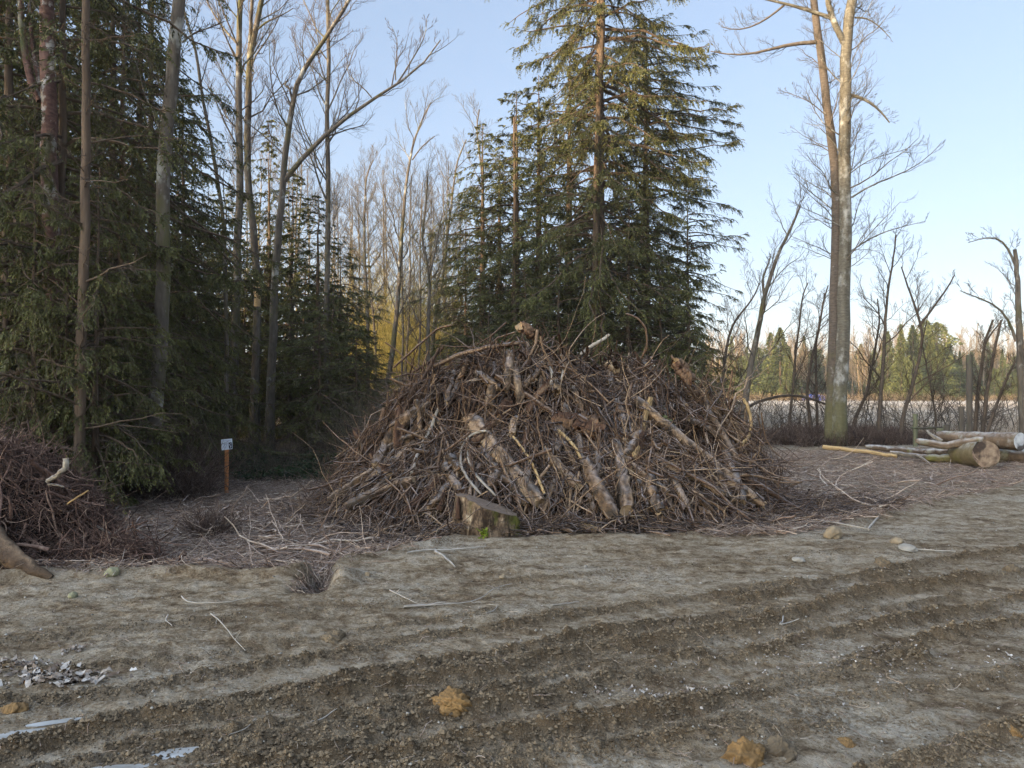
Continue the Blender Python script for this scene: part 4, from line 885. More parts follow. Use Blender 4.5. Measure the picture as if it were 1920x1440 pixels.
# ------------------------------------------------------------------ the brush pile
RX = np.array([-3.2, -2.7, -2.35, -1.85, -1.25, -.6, 0, .4, 1.1, 1.75, 2.15, 2.5, 3.0, 3.4, 3.72, 4.0, 4.5])
RH = np.array([0, .40, .98, 1.52, 1.92, 2.04, 2.08, 2.10, 2.10, 2.02, 1.84, 1.58, 1.42, 1.15, .60, .20, 0])
FX = np.array([-3.2, -2.4, -1.6, -.6, 2.4, 3.4, 4.2, 4.8]); FY = np.array([11.2, 10.3, 9.6, 9.2, 9.25, 9.8, 10.6, 11.2])
def pile_z(x, y):
    x = np.asarray(x, float); y = np.asarray(y, float)
    h = np.interp(x, RX, RH); f = np.interp(x, FX, FY); t = (y - f) / (11.9 - f)
    g = np.where(y < 11.9, np.interp(t + .05 * vnoise(x * 1.1, y * 0, 3), [0, .12, .42, .58, .67, .8, 1], [0, .18, .50, .60, .86, .95, 1]), np.clip((14.6 - y) / 2.7, 0, 1) ** .7)
    g = np.where((t > .55) & (y < 11.9), g + .02 * np.sin((t - .55) * 7), g)
    z = h * g
    for dx_, dy_, dr_, dd_ in ((1.5, 11.25, .38, .38), (-.9, 11.0, .3, .32), (.25, 10.75, .25, .25), (2.5, 10.9, .3, .28), (-1.55, 10.7, .25, .22), (1.25, 10.25, .2, .22), (.5, 9.9, .22, .18), (-.2, 10.0, .2, .2), (2.0, 10.0, .25, .2)):
        z = z - dd_ * np.exp(-((x - dx_) ** 2 * .7 + (y - dy_) ** 2) / dr_ ** 2) * np.clip(z, 0, 1)
    z = z + (fbm(x * 1.5, y * 1.5, 61, 3) * .36 + vnoise(x * 4.2, y * 4.2, 62) * .16) * np.clip(z * 1.2, 0, 1)
    return z + base_z(x, y)
def ray_hit(px, py, surf=pile_z, y0=8.2, y1=15):
    ys = np.linspace(y0, y1, 700); pt = np.array([P(px, py, Y) for Y in (1.0, 2.0)]); d = pt[1] - pt[0]; o = pt[0] - d
    X = o[0] + d[0] * ys; Z = o[2] + d[2] * ys; s = surf(X, ys); hit = np.where(s >= Z)[0]
    k = hit[0] if len(hit) else int(np.argmin(Z - s)); return np.array([X[k], ys[k], Z[k]])
def heap_grid(name, surf, x0, x1, y0, y1, n, depth):
    X, Y = np.meshgrid(np.linspace(x0, x1, n), np.linspace(y0, y1, n), indexing='ij'); Z = surf(X, Y)
    up = np.clip((Z - base_z(X, Y)) / .3, 0, 1); Z = Z - depth * up - .05 * (1 - up) + fbm(X * 5, Y * 5, 4, 3) * .09 * up
    i, j = np.meshgrid(np.arange(n - 1), np.arange(n - 1), indexing='ij'); a = (i * n + j)
    return np.stack([X, Y, Z], -1), np.stack([a, a + n, a + n + 1, a + 1], -1).reshape(-1, 4)
def grad(surf, x, y, e=.12):
    return (surf(x + e, y) - surf(x - e, y)) / (2 * e), (surf(x, y + e) - surf(x, y - e)) / (2 * e)
def heap_sticks(mb, rs, surf, x, y, L, r, K, spread, nrm_s, off, bend, tone, sides=3, cross=.25, m=0):
    gx, gy = grad(surf, x, y); N = len(x); st = np.hypot(gx, gy)
    ang = np.arctan2(-gy, -gx) + rs.randn(N) * spread; rnd = rs.rand(N) < cross; ang = np.where(rnd | (st < .25), rs.rand(N) * 6.28, ang)
    ang = ang + pi * (rs.rand(N) < .3)
    dx, dy = np.cos(ang), np.sin(ang); dz = gx * dx + gy * dy
    nv = nrm(np.stack([-gx, -gy, np.ones(N)], -1))
    d = nrm(nrm(np.stack([dx, dy, dz], -1)) + nv * (rs.randn(N, 1) * nrm_s))
    c = np.stack([x, y, surf(x, y)], -1) + nv * (off[0] + (off[1] - off[0]) * rs.rand(N, 1)); L = np.broadcast_to(L, (N,))
    pp = curvy(rs, c - d * L[:, None] / 2, d, L, K, bend, .16)
    g = base_z(pp[..., 0], pp[..., 1]) + .01; pp[..., 2] = np.maximum(pp[..., 2], g)
    mb.tubes(pp, np.maximum(np.asarray(r).reshape(-1, 1) * np.linspace(1, .35, K)[None], .0022), sides, tone=tone, m=m)
    return pp
def samp(rs, n, surf, x0, x1, y0, y1, zmin=.08):
    x = x0 + (x1 - x0) * rs.rand(n * 4); y = y0 + (y1 - y0) * rs.rand(n * 4); k = surf(x, y) - base_z(x, y) > zmin; return x[k][:n], y[k][:n]
def build_pile():
    rs = RS(400); mb = MB()
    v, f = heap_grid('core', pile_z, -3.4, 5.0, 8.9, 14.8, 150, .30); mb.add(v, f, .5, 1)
    def go(n, L0, L1, r0, r1, K, spread, ns, off, bend, t0, t1, sides=3, cross=.25, ymax=12.6, xa=-3.1, xb=4.6):
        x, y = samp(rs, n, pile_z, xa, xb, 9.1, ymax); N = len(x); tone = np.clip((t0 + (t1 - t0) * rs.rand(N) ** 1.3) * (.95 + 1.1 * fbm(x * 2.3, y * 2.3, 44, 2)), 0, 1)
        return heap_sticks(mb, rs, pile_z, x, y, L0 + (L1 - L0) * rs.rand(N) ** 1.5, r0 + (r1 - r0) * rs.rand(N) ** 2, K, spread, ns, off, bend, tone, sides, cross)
    go(9000, .12, .5, .003, .008, 4, .9, .35, (-.28, .0), .9, .0, .32)  # buried sticks toned dark, shade of the cavities put into the colour
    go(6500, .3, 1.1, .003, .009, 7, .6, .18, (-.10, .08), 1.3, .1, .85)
    go(3200, .5, 1.5, .005, .014, 8, .6, .16, (-.06, .10), .8, .1, .9, 4)
    go(1300, .4, 1.6, .010, .028, 7, .45, .12, (-.08, .07), .35, .15, .9, 6, .18)
    go(420, .9, 2.0, .012, .026, 7, .4, .09, (-.02, .10), .22, .15, .8, 7, .12, xa=-2.1, xb=3.5)
    go(330, .4, 1.3, .03, .06, 6, .4, .12, (-.12, .03), .15, .1, .7, 8, .2)
    go(800, .4, 1.0, .003, .007, 8, 1.2, .7, (.0, .12), 1.8, .3, 1.0, 3, .6)
    go(420, .9, 2.1, .006, .014, 10, .7, .3, (.0, .14), 1.3, .4, 1.1, 5, .35, xa=-2.2, xb=3.6)
    go(160, .6, 1.5, .008, .02, 8, 1.0, .8, (.0, .1), .6, .3, .9, 5, .6)
    # spill of brush round the foot
    n = 9000; a = rs.rand(n); x = -3.3 + 9.0 * a; fy = np.interp(x, FX, FY); y = fy + .35 + rs.randn(n) * .38 - .1; k = (y > edge_y(x) + .05) | (rs.rand(n) < .03) & (y > edge_y(x) - .15); x, y = x[k], y[k]; N = len(x)
    heap_sticks(mb, rs, lambda a, b: base_z(a, b) + .03, x, y, .2 + .7 * rs.rand(N) ** 2, .003 + .008 * rs.rand(N) ** 3, 5, 2, .12, (0, .10), .6, rs.rand(N) ** 1.4)
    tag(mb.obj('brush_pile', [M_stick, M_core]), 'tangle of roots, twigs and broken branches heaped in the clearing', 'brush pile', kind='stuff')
build_pile()

def log_px(name, pts, wpx, mat, label, cat='log', group=None, lift=.0, taper=1.0, sides=13, cap=M_cut, tone=.55, stubs=0, surf=pile_z, lump=.26, K=20, taper0=1.0, seed=None):
    sides = max(sides, 14) if wpx > 9 else 8
    """a log laid on the heap along photo pixels; width in photo pixels"""
    q = [ray_hit(a, b, surf) for a, b in pts]; Y = np.mean([p[1] for p in q]); r = wpx / 2 / F * Y
    q = [p + np.array([0, -.6, .8]) * (r * .6 + lift + .05) for p in q]
    # straight logs bridge the hollows
    if len(q) == 2: q = [q[0], (q[0] + q[1]) / 2, q[1]]
    return limb_obj(name, q, r * taper0, r * taper, mat, label, cat, group, K, sides, True, tone, cap, lump, stubs, seed or int(pts[0][0]))
log_px('log', [(887, 803), (1010, 958)], 30, M_log, 'thick pale log with stripped bark slanting down the middle front of the pile', taper=.9, tone=.62, stubs=2, lift=.03)
log_px('log', [(880, 822), (940, 905), (985, 957)], 12, M_log, 'slender log pressed against the left side of the thick middle log', lift=.05, tone=.5)
log_px('log', [(1192, 768), (1425, 962)], 20, M_log, 'long straight log running down the right face of the pile', lift=.06, tone=.72, taper=.8)
o = log_px('log_moss', [(1236, 803), (1258, 822)], 22, M_moss, '', lift=.066, tone=.9); 
par = [x for x in COL.objects if x.get('label', '').startswith('long straight log running')][0]
bpy.context.view_layer.update(); o.location = o.location - par.location; o.parent = par; o.name = 'moss_patch'
for k_ in ('label', 'category'):
    if k_ in o: del o[k_]
log_px('log', [(1097, 885), (1117, 930), (1143, 985)], 30, M_log, 'short upright broken log at the pile foot, left one of two', lift=.08, tone=.6, taper=1.0, taper0=.7, lump=.3)
log_px('log', [(1153, 848), (1163, 910), (1172, 975)], 28, M_log, 'short upright broken log at the pile foot, right one of two', lift=.08, tone=.5, taper=1.1, taper0=.65, lump=.22)
log_px('stake', [(1217, 768), (1203, 820), (1188, 878)], 11, M_peel, 'tan split stake standing against the long straight log', 'stake', lift=.12, tone=.35, lump=.2)
log_px('log', [(620, 952), (690, 905), (772, 858)], 17, M_log, 'greyish log slanting up from the left foot of the pile, upper one', lift=.05, tone=.5)
log_px('log', [(655, 962), (715, 935), (775, 915)], 18, M_log, 'stout log slanting up from the left foot of the pile, lower one', lift=.05, tone=.45)
log_px('log', [(832, 885), (846, 908), (862, 930)], 16, M_log, 'short tan cut log above the left side of the stump', lift=.05, tone=.6, lump=.16)
log_px('branch', [(560 + 240, 705), (860, 678), (920, 662), (985, 655)], 8, M_stick, 'long grey branch lying along the upper left crest of the pile', 'branch', lift=.05, tone=.7)
log_px('branch', [(930, 722), (985, 757), (1040, 793), (1085, 810)], 10, M_stick, 'straight branch crossing the upper middle of the pile', 'branch', lift=.08, tone=.6)
log_px('rotten_log', [(1040, 803), (1066, 806), (1085, 812)], 34, M_rot, 'crumbling red brown rotten log chunk high in the pile, left half', 'rotten wood', lift=.02, tone=.7, lump=.3, cap=None)
log_px('rotten_log', [(1086, 812), (1105, 816), (1126, 826)], 36, M_rot, 'crumbling red brown rotten log chunk high in the pile, right half', 'rotten wood', lift=.02, tone=.55, lump=.32, cap=None)
log_px('root', [(912, 830), (880, 838), (866, 862), (864, 890), (873, 915), (890, 938), (902, 950)], 4.5, M_pale, 'pale root bowed in a wide loop left of the thick middle log', 'root', lift=.16, tone=.5, cap=None)
log_px('root', [(877, 835), (877, 865), (884, 900), (905, 925), (930, 950)], 4.5, M_pale, 'pale root curving down inside the looped root', 'root', lift=.13, tone=.4, cap=None)
log_px('branch', [(822, 788), (812, 820), (795, 850), (782, 880), (774, 908)], 6, M_pale, 'pale crooked branch standing out on the left face of the pile', 'branch', lift=.14, tone=.6, cap=None, stubs=2)
log_px('branch', [(962, 838), (985, 868), (1003, 900), (1020, 945)], 6, M_peel, 'orange tan curved branch right of the thick middle log', 'branch', lift=.12, tone=.3, cap=None)
log_px('root', [(1045, 827), (1065, 845), (1078, 862), (1088, 882)], 5, M_peel, 'short tan root arching above the left upright broken log', 'root', lift=.14, tone=.4, cap=None)
log_px('log', [(1018, 858), (1050, 893), (1083, 925)], 17, M_log, 'brown weathered log below the rotten chunk', lift=.04, tone=.5)
log_px('log', [(966, 800), (961, 832)], 15, M_log, 'stubby sawn grey piece upright beside the top of the thick middle log', lift=.09, tone=.7, lump=.18)
log_px('plank', [(783, 767), (788, 800), (793, 842)], 9, M_log, 'narrow brown split plank standing on the upper left of the pile', 'plank', lift=.1, tone=.45)
log_px('branch', [(1230, 878), (1290, 908), (1335, 930), (1378, 952)], 11, M_log, 'tan branch slanting below the long straight log', 'branch', lift=.07, tone=.66)
log_px('root', [(1390, 768), (1401, 790), (1404, 815), (1402, 835), (1388, 853)], 6, M_peel, 'bright bare root hooked at the right shoulder of the pile', 'root', lift=.14, tone=.8, cap=None)
log_px('branch', [(1087, 682), (1105, 668), (1124, 657), (1140, 646)], 6, M_pale, 'pale splintered branch poking up from the crest', 'branch', lift=.12, tone=.6, cap=None)
log_px('branch', [(1027, 695), (1034, 720), (1033, 745)], 6, M_pale, 'pale curved stick hanging just under the crest, left one', 'branch', lift=.12, tone=.75, cap=None)
log_px('branch', [(1050, 680), (1056, 705), (1052, 730)], 4.5, M_pale, 'pale curved stick hanging just under the crest, right one', 'branch', lift=.12, tone=.7, cap=None)
log_px('gnarled_root', [(1000, 655), (990, 646), (975, 640)], 20, M_rot, 'knobbly root end on the very top of the pile', 'root', lift=.16, tone=.75, lump=.3)
log_px('gnarled_root', [(1262, 706), (1276, 722), (1290, 742)], 26, M_rot, 'orange brown root knob on the right shoulder of the crest', 'root', lift=.16, tone=.85, lump=.35)
log_px('log', [(895, 715), (915, 730), (935, 745)], 15, M_log, 'short light chunk of wood in the upper left of the pile', lift=.07, tone=.7, lump=.2)
log_px('log', [(1040, 735), (1046, 750)], 20, M_log, 'small pale burl below the hanging sticks', lift=.08, tone=.75, lump=.25)
log_px('log', [(1140, 700), (1155, 712)], 16, M_cut, 'small sawn block with light face near the right of the crest', lift=.08, tone=.6, lump=.12)
log_px('branch', [(1195, 700), (1212, 660), (1208, 628), (1190, 610), (1172, 605)], 3.6, M_stick, 'thin shoot curving up into the air above the right crest', 'branch', lift=.1, tone=.6, cap=None)
log_px('branch', [(740, 665 + 40), (790, 660), (825, 630), (848, 627)], 3.6, M_stick, 'thin bent twig arching up over the upper left crest', 'branch', lift=.1, tone=.6, cap=None)
log_px('log', [(800, 785), (830, 812), (845, 832)], 9, M_log, 'thin brown log above the pale crooked branch', lift=.06, tone=.4)
log_px('log', [(1290, 800), (1330, 822), (1372, 850)], 14, M_log, 'dark brown log above the right lower flank', lift=.05, tone=.3)
log_px('log', [(1215, 905), (1222, 945), (1235, 975)], 20, M_log, 'dark leaning log right of the two upright broken logs', lift=.05, tone=.3)
log_px('log', [(720, 860), (760, 838), (800, 822)], 13, M_log, 'grey branchy log on the middle left slope', lift=.06, tone=.55, stubs=3)
log_px('log', [(1150, 760), (1165, 790), (1170, 812)], 14, M_log, 'dim brown log in the hollow below the crest', lift=.04, tone=.4)
# more limbs nothing sets apart
rs = RS(88)
for k in range(62):
    cx = 700 + 680 * ((k * .618) % 1); cy = 700 + 250 * rs.rand(); 
    if cx < 800: cy = max(cy, 800)
    if cx > 1300: cy = max(cy, 790)
    side = (cx - 1010) / 380; a = math.atan2(1, side * 1.1 + rs.randn() * .5); L = 34 + 85 * rs.rand() ** 1.4
    log_px('broken_limb', [(cx - cos(a) * L / 2, cy - sin(a) * L / 2), (cx, cy + rs.randn() * 3), (cx + cos(a) * L / 2, min(cy + sin(a) * L / 2, 975))], 8 + 14 * rs.rand() ** 1.5, M_log if k % 4 else M_rot,
           'broken brown limb half buried in the tangle of the pile', 'branch', 'broken limbs half buried in the pile', lift=.03, tone=.25 + .45 * rs.rand(), K=14, sides=10)

# ------------------------------------------------------------------ stump in front
def stump():
    b = np.array([G(912, 1005)[0], G(912, 1005)[1] + .16, 0]); b[2] = gz(b[0], b[1]); root = empty('stump', b)
    rs = RS(55); n = 64; K = 18; a = np.arange(n) * 2 * pi / n; m = MB(); rings = []
    lob = 1 + .10 * np.cos(a * 5 + 1) + .06 * np.cos(a * 9 + 2) + .05 * np.cos(a * 2)
    for k in range(K):
        t = k / (K - 1); top = .36 - .14 * np.cos(a) * .9 + 0 * a
        z = -.1 + (top + .1) * t; fl = .345 * (1 + .22 * (1 - t) ** 3) * (1 + (lob - 1) * (1.5 - t)) * (1 + .10 * vnoise(a * 4.5, t * 1.5 + 0 * a, 8) + .09 * vnoise(a * 9, t * 2 + 0 * a, 12)) * (1 + .07 * vnoise(a * 5, t * 4 + 0 * a, 3))
        fl = fl + .11 * fbm(np.cos(a) * 4 + 5, np.sin(a) * 4 + t * 3, 9, 4) * (1 - .4 * t)
        rings.append(np.stack([fl * np.cos(a), fl * .92 * np.sin(a), z], -1))
    V = np.concatenate(rings); k_, s_ = np.meshgrid(np.arange(K - 1), np.arange(n), indexing='ij'); s1 = (s_ + 1) % n
    m.add(V, np.stack([k_ * n + s_, k_ * n + s1, (k_ + 1) * n + s1, (k_ + 1) * n + s_], -1).reshape(-1, 4), np.clip(.5 + 1.0 * np.concatenate([vnoise(a * 7, 0 * a + k * .35, 5) for k in range(K)]), 0, 1))
    m.obj('body', wood('stump_bark', [(0, (0.040, 0.025, 0.015)), (.45, (0.224, 0.154, 0.098)), (1, (0.660, 0.572, 0.405))], 16, (1, 1, .4), 1, .06, tw=.45, nw=1.1, moss=((.10, .10, .02), 3.5, .56, .66)), root)
    m = MB(); T_ = rings[-1]; c = T_.mean(0); mid_ = c + (T_ - c) * .55 + [0, 0, .012]; V = np.vstack([T_ + [0, 0, .002], mid_, [c + [0, 0, .0]]])
    s_ = np.arange(n); s1 = (s_ + 1) % n; m.add(V, np.stack([s_, s1, n + s1, n + s_], -1)); m.add(V, np.stack([n + s_, n + s1, np.full(n, 2 * n)], -1))
    m.obj('cut_top', wood('frosted_cut', [(0, (.05, .032, .022)), (.5, (.20, .145, .11)), (1, (.42, .36, .32))], 40, (.3, 1, 1), .5, .01), root)
    m = MB(); q = np.array([[-.40, -.05, .30], [-.41, -.05, .45], [-.36, -.03, .60]]); 
    m = MB(); q = np.array([[-.33, -.16, .22], [-.335, -.17, .36], [-.325, -.15, .47]]); m.tubes(q[None], np.array([[.03, .028, .008]]), 7, tone=.5, lump=.3); m.obj('splinter', M_rot, root)
    m = MB(); n2 = 60; p = np.stack([-.02 + rs.randn(n2) * .03, np.full(n2, -.36) + rs.randn(n2) * .01, .03 + rs.rand(n2) * .1], -1)
    d = nrm(rs.randn(n2, 3) * [1, .4, 1] + [0, -.5, .3]) * .05; m.diamonds(p, d, nrm(np.cross(d, rs.randn(n2, 3))) * .012, rs.rand(n2) * .5 + .2)
    m.obj('moss_tuft', leafmat('bright_moss', (.12, .16, .02), (.20, .26, .03), (.30, .36, .06)), root, smooth=False)
    tag(root, 'squat rotting stump with a slanting frosted cut top, before the pile', 'stump')
stump()
limb_obj('plank', [on(1012, 985) + [0, .1, .13], on(1060, 992) + [0, .05, .10], on(1113, 1002) + [0, 0, .06]], .045, .05, M_peel, 'split tan plank lying right of the stump', 'plank', K=7, sides=6, tone=.3, capmat=M_cut, lump=.3)
limb_obj('plank', [on(1040, 993) + [0, 0, .06], on(1075, 1008) + [0, 0, .03]], .03, .022, M_log, 'short broken slab under the split tan plank', 'plank', K=5, sides=6, tone=.6, lump=.3)

# ------------------------------------------------------------------ root heap at the left edge
def left_z(x, y):
    cx, cy = -6.15, 8.3; r = np.hypot((x - cx) / 1.85, (y - cy) / 1.35)
    z = 1.32 * np.clip(1 - r ** 2.4, 0, 1) ** .8; z2 = .34 * np.clip(1 - np.hypot((x + 4.45) / .85, (y - 7.9) / .7) ** 2, 0, 1)
    z = np.maximum(z, z2); return z + (fbm(x * 2, y * 2, 71, 3) * .22) * np.clip(z * 1.5, 0, 1) + base_z(x, y)
def build_left():
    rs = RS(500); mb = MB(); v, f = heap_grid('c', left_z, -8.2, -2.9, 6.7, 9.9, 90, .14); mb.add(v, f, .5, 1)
    def go(n, L0, L1, r0, r1, K, spread, ns, off, bend, t0, t1, sides=3, cross=.5):
        x, y = samp(rs, n, left_z, -7.6, -3.0, 6.95, 9.2, .06); N = len(x)
        heap_sticks(mb, rs, left_z, x, y, L0 + (L1 - L0) * rs.rand(N) ** 1.5, r0 + (r1 - r0) * rs.rand(N) ** 2, K, spread, ns, off, bend, t0 + (t1 - t0) * rs.rand(N) ** 1.7, sides, cross)
    go(7500, .1, .4, .002, .006, 6, 1.5, .5, (-.12, .06), 2.0, .05, .7)
    go(3800, .2, .7, .003, .010, 8, 1.3, .4, (-.08, .08), 1.8, .1, .8)
    go(420, .3, .9, .01, .025, 7, 1.0, .25, (-.06, .05), .8, .15, .7, 6)
    tag(mb.obj('root_heap', [M_root, M_core]), 'heap of matted reddish roots at the left edge of the clearing', 'root heap', kind='stuff')
M_root = wood('reddish_root', [(0, (0.036, 0.020, 0.015)), (.4, (0.143, 0.083, 0.062)), (.75, (0.320, 0.222, 0.163)), (1, (0.638, 0.557, 0.410))], 20, (1, 1, 1), 0)
build_left()
limb_obj('uprooted_log', [P(-70, 975, 7.35), P(-10, 1022, 7.2), P(40, 1056, 7.0), P(98, 1084, 6.9)], .20, .04, M_butt, 'smooth flaring butt of an uprooted trunk at the left edge', 'log', tone=.3, lump=.12, sides=14)
limb_obj('root', [P(88, 903, 7.7), P(105, 893, 7.6), P(120, 880, 7.5), P(128, 868, 7.5), P(124, 860, 7.5)], .022, .028, M_pale, 'pale curved root sticking up from the root heap', 'root', tone=.7, capmat=M_cut)
limb_obj('root', [P(90, 908, 7.7), P(105, 909, 7.7), P(120, 913, 7.7)], .012, .008, M_pale, 'pale level root just below the curved one', 'root', tone=.6)
limb_obj('root', [P(126, 945, 7.6), P(145, 932, 7.5), P(166, 920, 7.5)], .010, .008, M_peel, 'tan stick pointing up to the right from the root heap', 'stick', tone=.5)
limb_obj('branch', [on(160, 968) + [0, 0, .05], on(190, 968) + [0, 0, .05], on(222, 952) + [0, 0, .16]], .03, .02, M_log, 'forked dead branch lying at the base of the nearest trunk', 'branch', tone=.6, K=8)
limb_obj('branch', [P(145, 972, 8.4), P(190, 990, 8.2), P(215, 1005, 8.1), P(240, 1040, 7.9), P(255, 1045, 7.8)], .012, .006, M_pale, 'pale whip of a branch arching over the twig litter', 'branch', tone=.5, stubs=3)

# ------------------------------------------------------------------ litter of twigs over the clearing
def litter():
    rs = RS(600); mb = MB(); z = lambda a, b: base_z(a, b) + .012
    n = 44000; y = 7.0 + 11.5 * rs.rand(n) ** 1.3; px = -120 + 900 * rs.rand(n); x = (px - 960) / F * y; k = (y > edge_y(x) + .10 + .22 * rs.randn(n)); x, y = x[k], y[k]; N = len(x)
    heap_sticks(mb, rs, z, x, y, .08 + .40 * rs.rand(N) ** 2, .0022 + .006 * rs.rand(N) ** 3 + .001 * (y > 10), 4, 3, .10, (0, .05), .5, rs.rand(N) ** 1.2, 3, 1)
    n = 26000; y = 8.8 + 14 * rs.rand(n) ** 1.5; px = 1330 + 600 * rs.rand(n) ** 1.25; x = (px - 960) / F * y; k = (y > edge_y(x) - .2) & (y < 24) & ((rs.rand(n) < .55) | (x < 5) | (y > 15)); x, y = x[k], y[k]; N = len(x)
    heap_sticks(mb, rs, z, x, y, .08 + .45 * rs.rand(N) ** 2, .0022 + .006 * rs.rand(N) ** 3 + .0012 * (y > 12), 4, 3, .10, (0, .05), .5, rs.rand(N) ** 1.1, 3, 1)
    # larger loose branches lying about
    for n, x0, x1, y0, y1 in ((330, -5.5, -1.2, 7.6, 13), (260, 3.2, 6.6, 9.3, 13.5), (150, 4, 11, 13, 20), (120, -3.2, -1.5, 8.2, 10.5)):
        x = x0 + (x1 - x0) * rs.rand(n); y = y0 + (y1 - y0) * rs.rand(n); k = y > edge_y(x) + .1; x, y = x[k], y[k]; N = len(x)
        heap_sticks(mb, rs, z, x, y, .35 + 1.0 * rs.rand(N) ** 2, .005 + .016 * rs.rand(N) ** 3, 8, 3, .14, (.01, .10), .7, .2 + .8 * rs.rand(N), 5, 1)
    # notch
    n = 380; x = -1.8 + rs.randn(n) * .06; y = 6.5 + .9 * rs.rand(n); heap_sticks(mb, rs, z, x, y, .05 + .14 * rs.rand(n), .0025 + .003 * rs.rand(n), 4, 3, .1, (0, .03), .5, rs.rand(n), 3, 1)
    tag(mb.obj('twig_litter', M_litter), 'frosty litter of twigs and bark strewn over the clearing floor', 'litter', kind='stuff')
    # scattered small bits on the bare dirt
    mb = MB(); n = 2600; y = 3.2 + 8 * rs.rand(n) ** 1.2; x = (rs.rand(n) * 2 - 1) * .74 * y; z2 = lambda a, b: ground_z(a, b)
    k = y < edge_y(x) + .3; x, y = x[k], y[k]; N = len(x)
    a = rs.rand(N) * 6.28; L = .02 + .12 * rs.rand(N) ** 3; d = np.stack([np.cos(a), np.sin(a), rs.randn(N) * .12], -1); p = np.stack([x, y, ground_z(x, y) + .004], -1)
    pp = curvy(rs, p, d, L, 4, .7, .25); pp[..., 2] = np.maximum(pp[..., 2], ground_z(pp[..., 0].ravel(), pp[..., 1].ravel()).reshape(pp.shape[:2]) + .002)
    mb.tubes(pp, (.0012 + .0022 * rs.rand(N) ** 2)[:, None] * np.linspace(1, .5, 4)[None], 3, tone=.35 + .65 * rs.rand(N)); tag(mb.obj('twig_scraps', M_litter), 'little scraps of twig scattered on the bare dirt', 'litter', kind='stuff')
litter()

# ------------------------------------------------------------------ logs stacked at the right
def rlog(name, a, b, r0, r1, mat, label, cut=M_cut, seed=1, lump=.05, tone=.55, cat='log', sides=18, K=14, split=True, taperbend=0.0):
    """log with separate cut faces"""
    a = np.array(a, float); b = np.array(b, float); root = empty(name, a); q = resample(np.array([a, (a * .6 + b * .4) + [0, 0, taperbend], b]), K) - a
    rs = RS(seed); q[1:-1] += rs.randn(K - 2, 3) * r0 * .03; R_ = np.linspace(r0, r1, K); m = MB()
    m.tubes(q[None], R_[None], sides, tone=tone, lump=lump, seed=seed); m.obj('body', mat, root)
    ax = nrm(b - a); x = nrm(np.cross(ax, [0, 0, 1.])); y = np.cross(ax, x); an = np.arange(28) * 2 * pi / 28
    for e, r, s in ((q[0], r0, -1), (q[-1], r1, 1)):
        m = MB(); rr = [(0.0, .012), (.35, .010), (.7, .006), (.99, 0)]; V = [e + ax * s * .012]
        for f_, o_ in rr[1:]:
            for t in an: V.append(e + ax * s * (o_ + .002 + .004 * rs.randn()) + (x * cos(t) + y * sin(t)) * r * f_)
        V = np.array(V); i = np.arange(28); i1 = (i + 1) % 28
        m.add(V, np.stack([np.zeros(28, int), 1 + i, 1 + i1], -1), .5)
        for k in (0, 1): m.add(V, np.stack([1 + 28 * k + i, 1 + 28 * (k + 1) + i, 1 + 28 * (k + 1) + i1, 1 + 28 * k + i1], -1), .5 - .2 * k)
        m.obj('cut_face', cut, root)
    return tag(root, label, cat)
def cutring(name, c0, c1, c2):
    m, t, b = new_mat(name); n = noise(t, 9, 5, .6); n2 = noise(t, 2.6, 3, .5)
    c = ramp(t, mathn(t, 'ADD', n.outputs[0], mathn(t, 'MULTIPLY', attr(t, 'tone'), .2)), [(.4, c0), (.6, c1), (.8, c2)]).outputs[0]
    c = mixc(t, ramp(t, n2.outputs[0], [(.44, (.9,)), (.54, (0,))]).outputs[0], c, (.03, .02, .015))
    t.links.new(c, b.inputs['Base Color']); b.inputs['Roughness'].default_value = .9; bump(t, b, n.outputs[0], .5, .02); return m
M_cutdark = cutring('stained_cut_face', (.10, .065, .045), (.20, .14, .095), (.30, .22, .15))
M_cutpale = cutring('frosted_cut_face', (.28, .28, .29), (.42, .42, .43), (.5, .5, .5))
M_logr = wood('stacked_log_bark', [(0, (0.039, 0.025, 0.016)), (.45, (0.133, 0.090, 0.058)), (1, (0.281, 0.218, 0.156))], 6, (1, 1, 1), .8, .03, patch=((.26, .24, .21), 2.5, .56, .66), moss=((.12, .11, .035), 1.3, .60, .70), frost=((.5, .49, .5), .5))
M_logm = wood('mossy_log_bark', [(0, (0.065, 0.047, 0.022)), (.45, (0.173, 0.130, 0.065)), (1, (0.302, 0.245, 0.144))], 5, (1, 1, 1), .8, .03, moss=((.14, .128, .04), 2.2, .48, .64), frost=((.5, .49, .5), .5))
rlog('mossy_log', P(1796, 852, 18.6), P(1849, 852, 17.3), .26, .31, M_logm, 'thick short log with yellow moss and a dark stained cut end', M_cutdark, 3, .04)
rlog('log', P(1762, 819, 20.0), P(1913, 828, 18.0), .15, .215, M_logr, 'long log on top of the stack with a pale grey cut end', M_cutpale, 5, .05, .5)
rlog('log', P(1866, 854, 18.9), P(1960, 858, 18.4), .19, .2, M_logr, 'reddish brown log beneath the long top log at the right edge', M_cutdark, 6, .05, .35)
limb_obj('log', [P(1720, 826, 18.6), P(1745, 832, 18.4), P(1780, 836, 18.3), P(1810, 828, 18.1), P(1842, 826, 18.0)], .085, .11, M_logr, 'crooked frosted log lying over the thick mossy one', 'log', tone=.85, sides=10, capmat=M_cut, lump=.14)
limb_obj('peeled_pole', [P(1543, 838, 20.2), P(1600, 844, 19.8), P(1650, 850, 19.4), P(1682, 856, 19.1)], .062, .045, M_peel, 'yellow peeled pole lying on the ground left of the stack', 'pole', tone=.75, sides=10, capmat=M_cut, lump=.05, stubs=2)
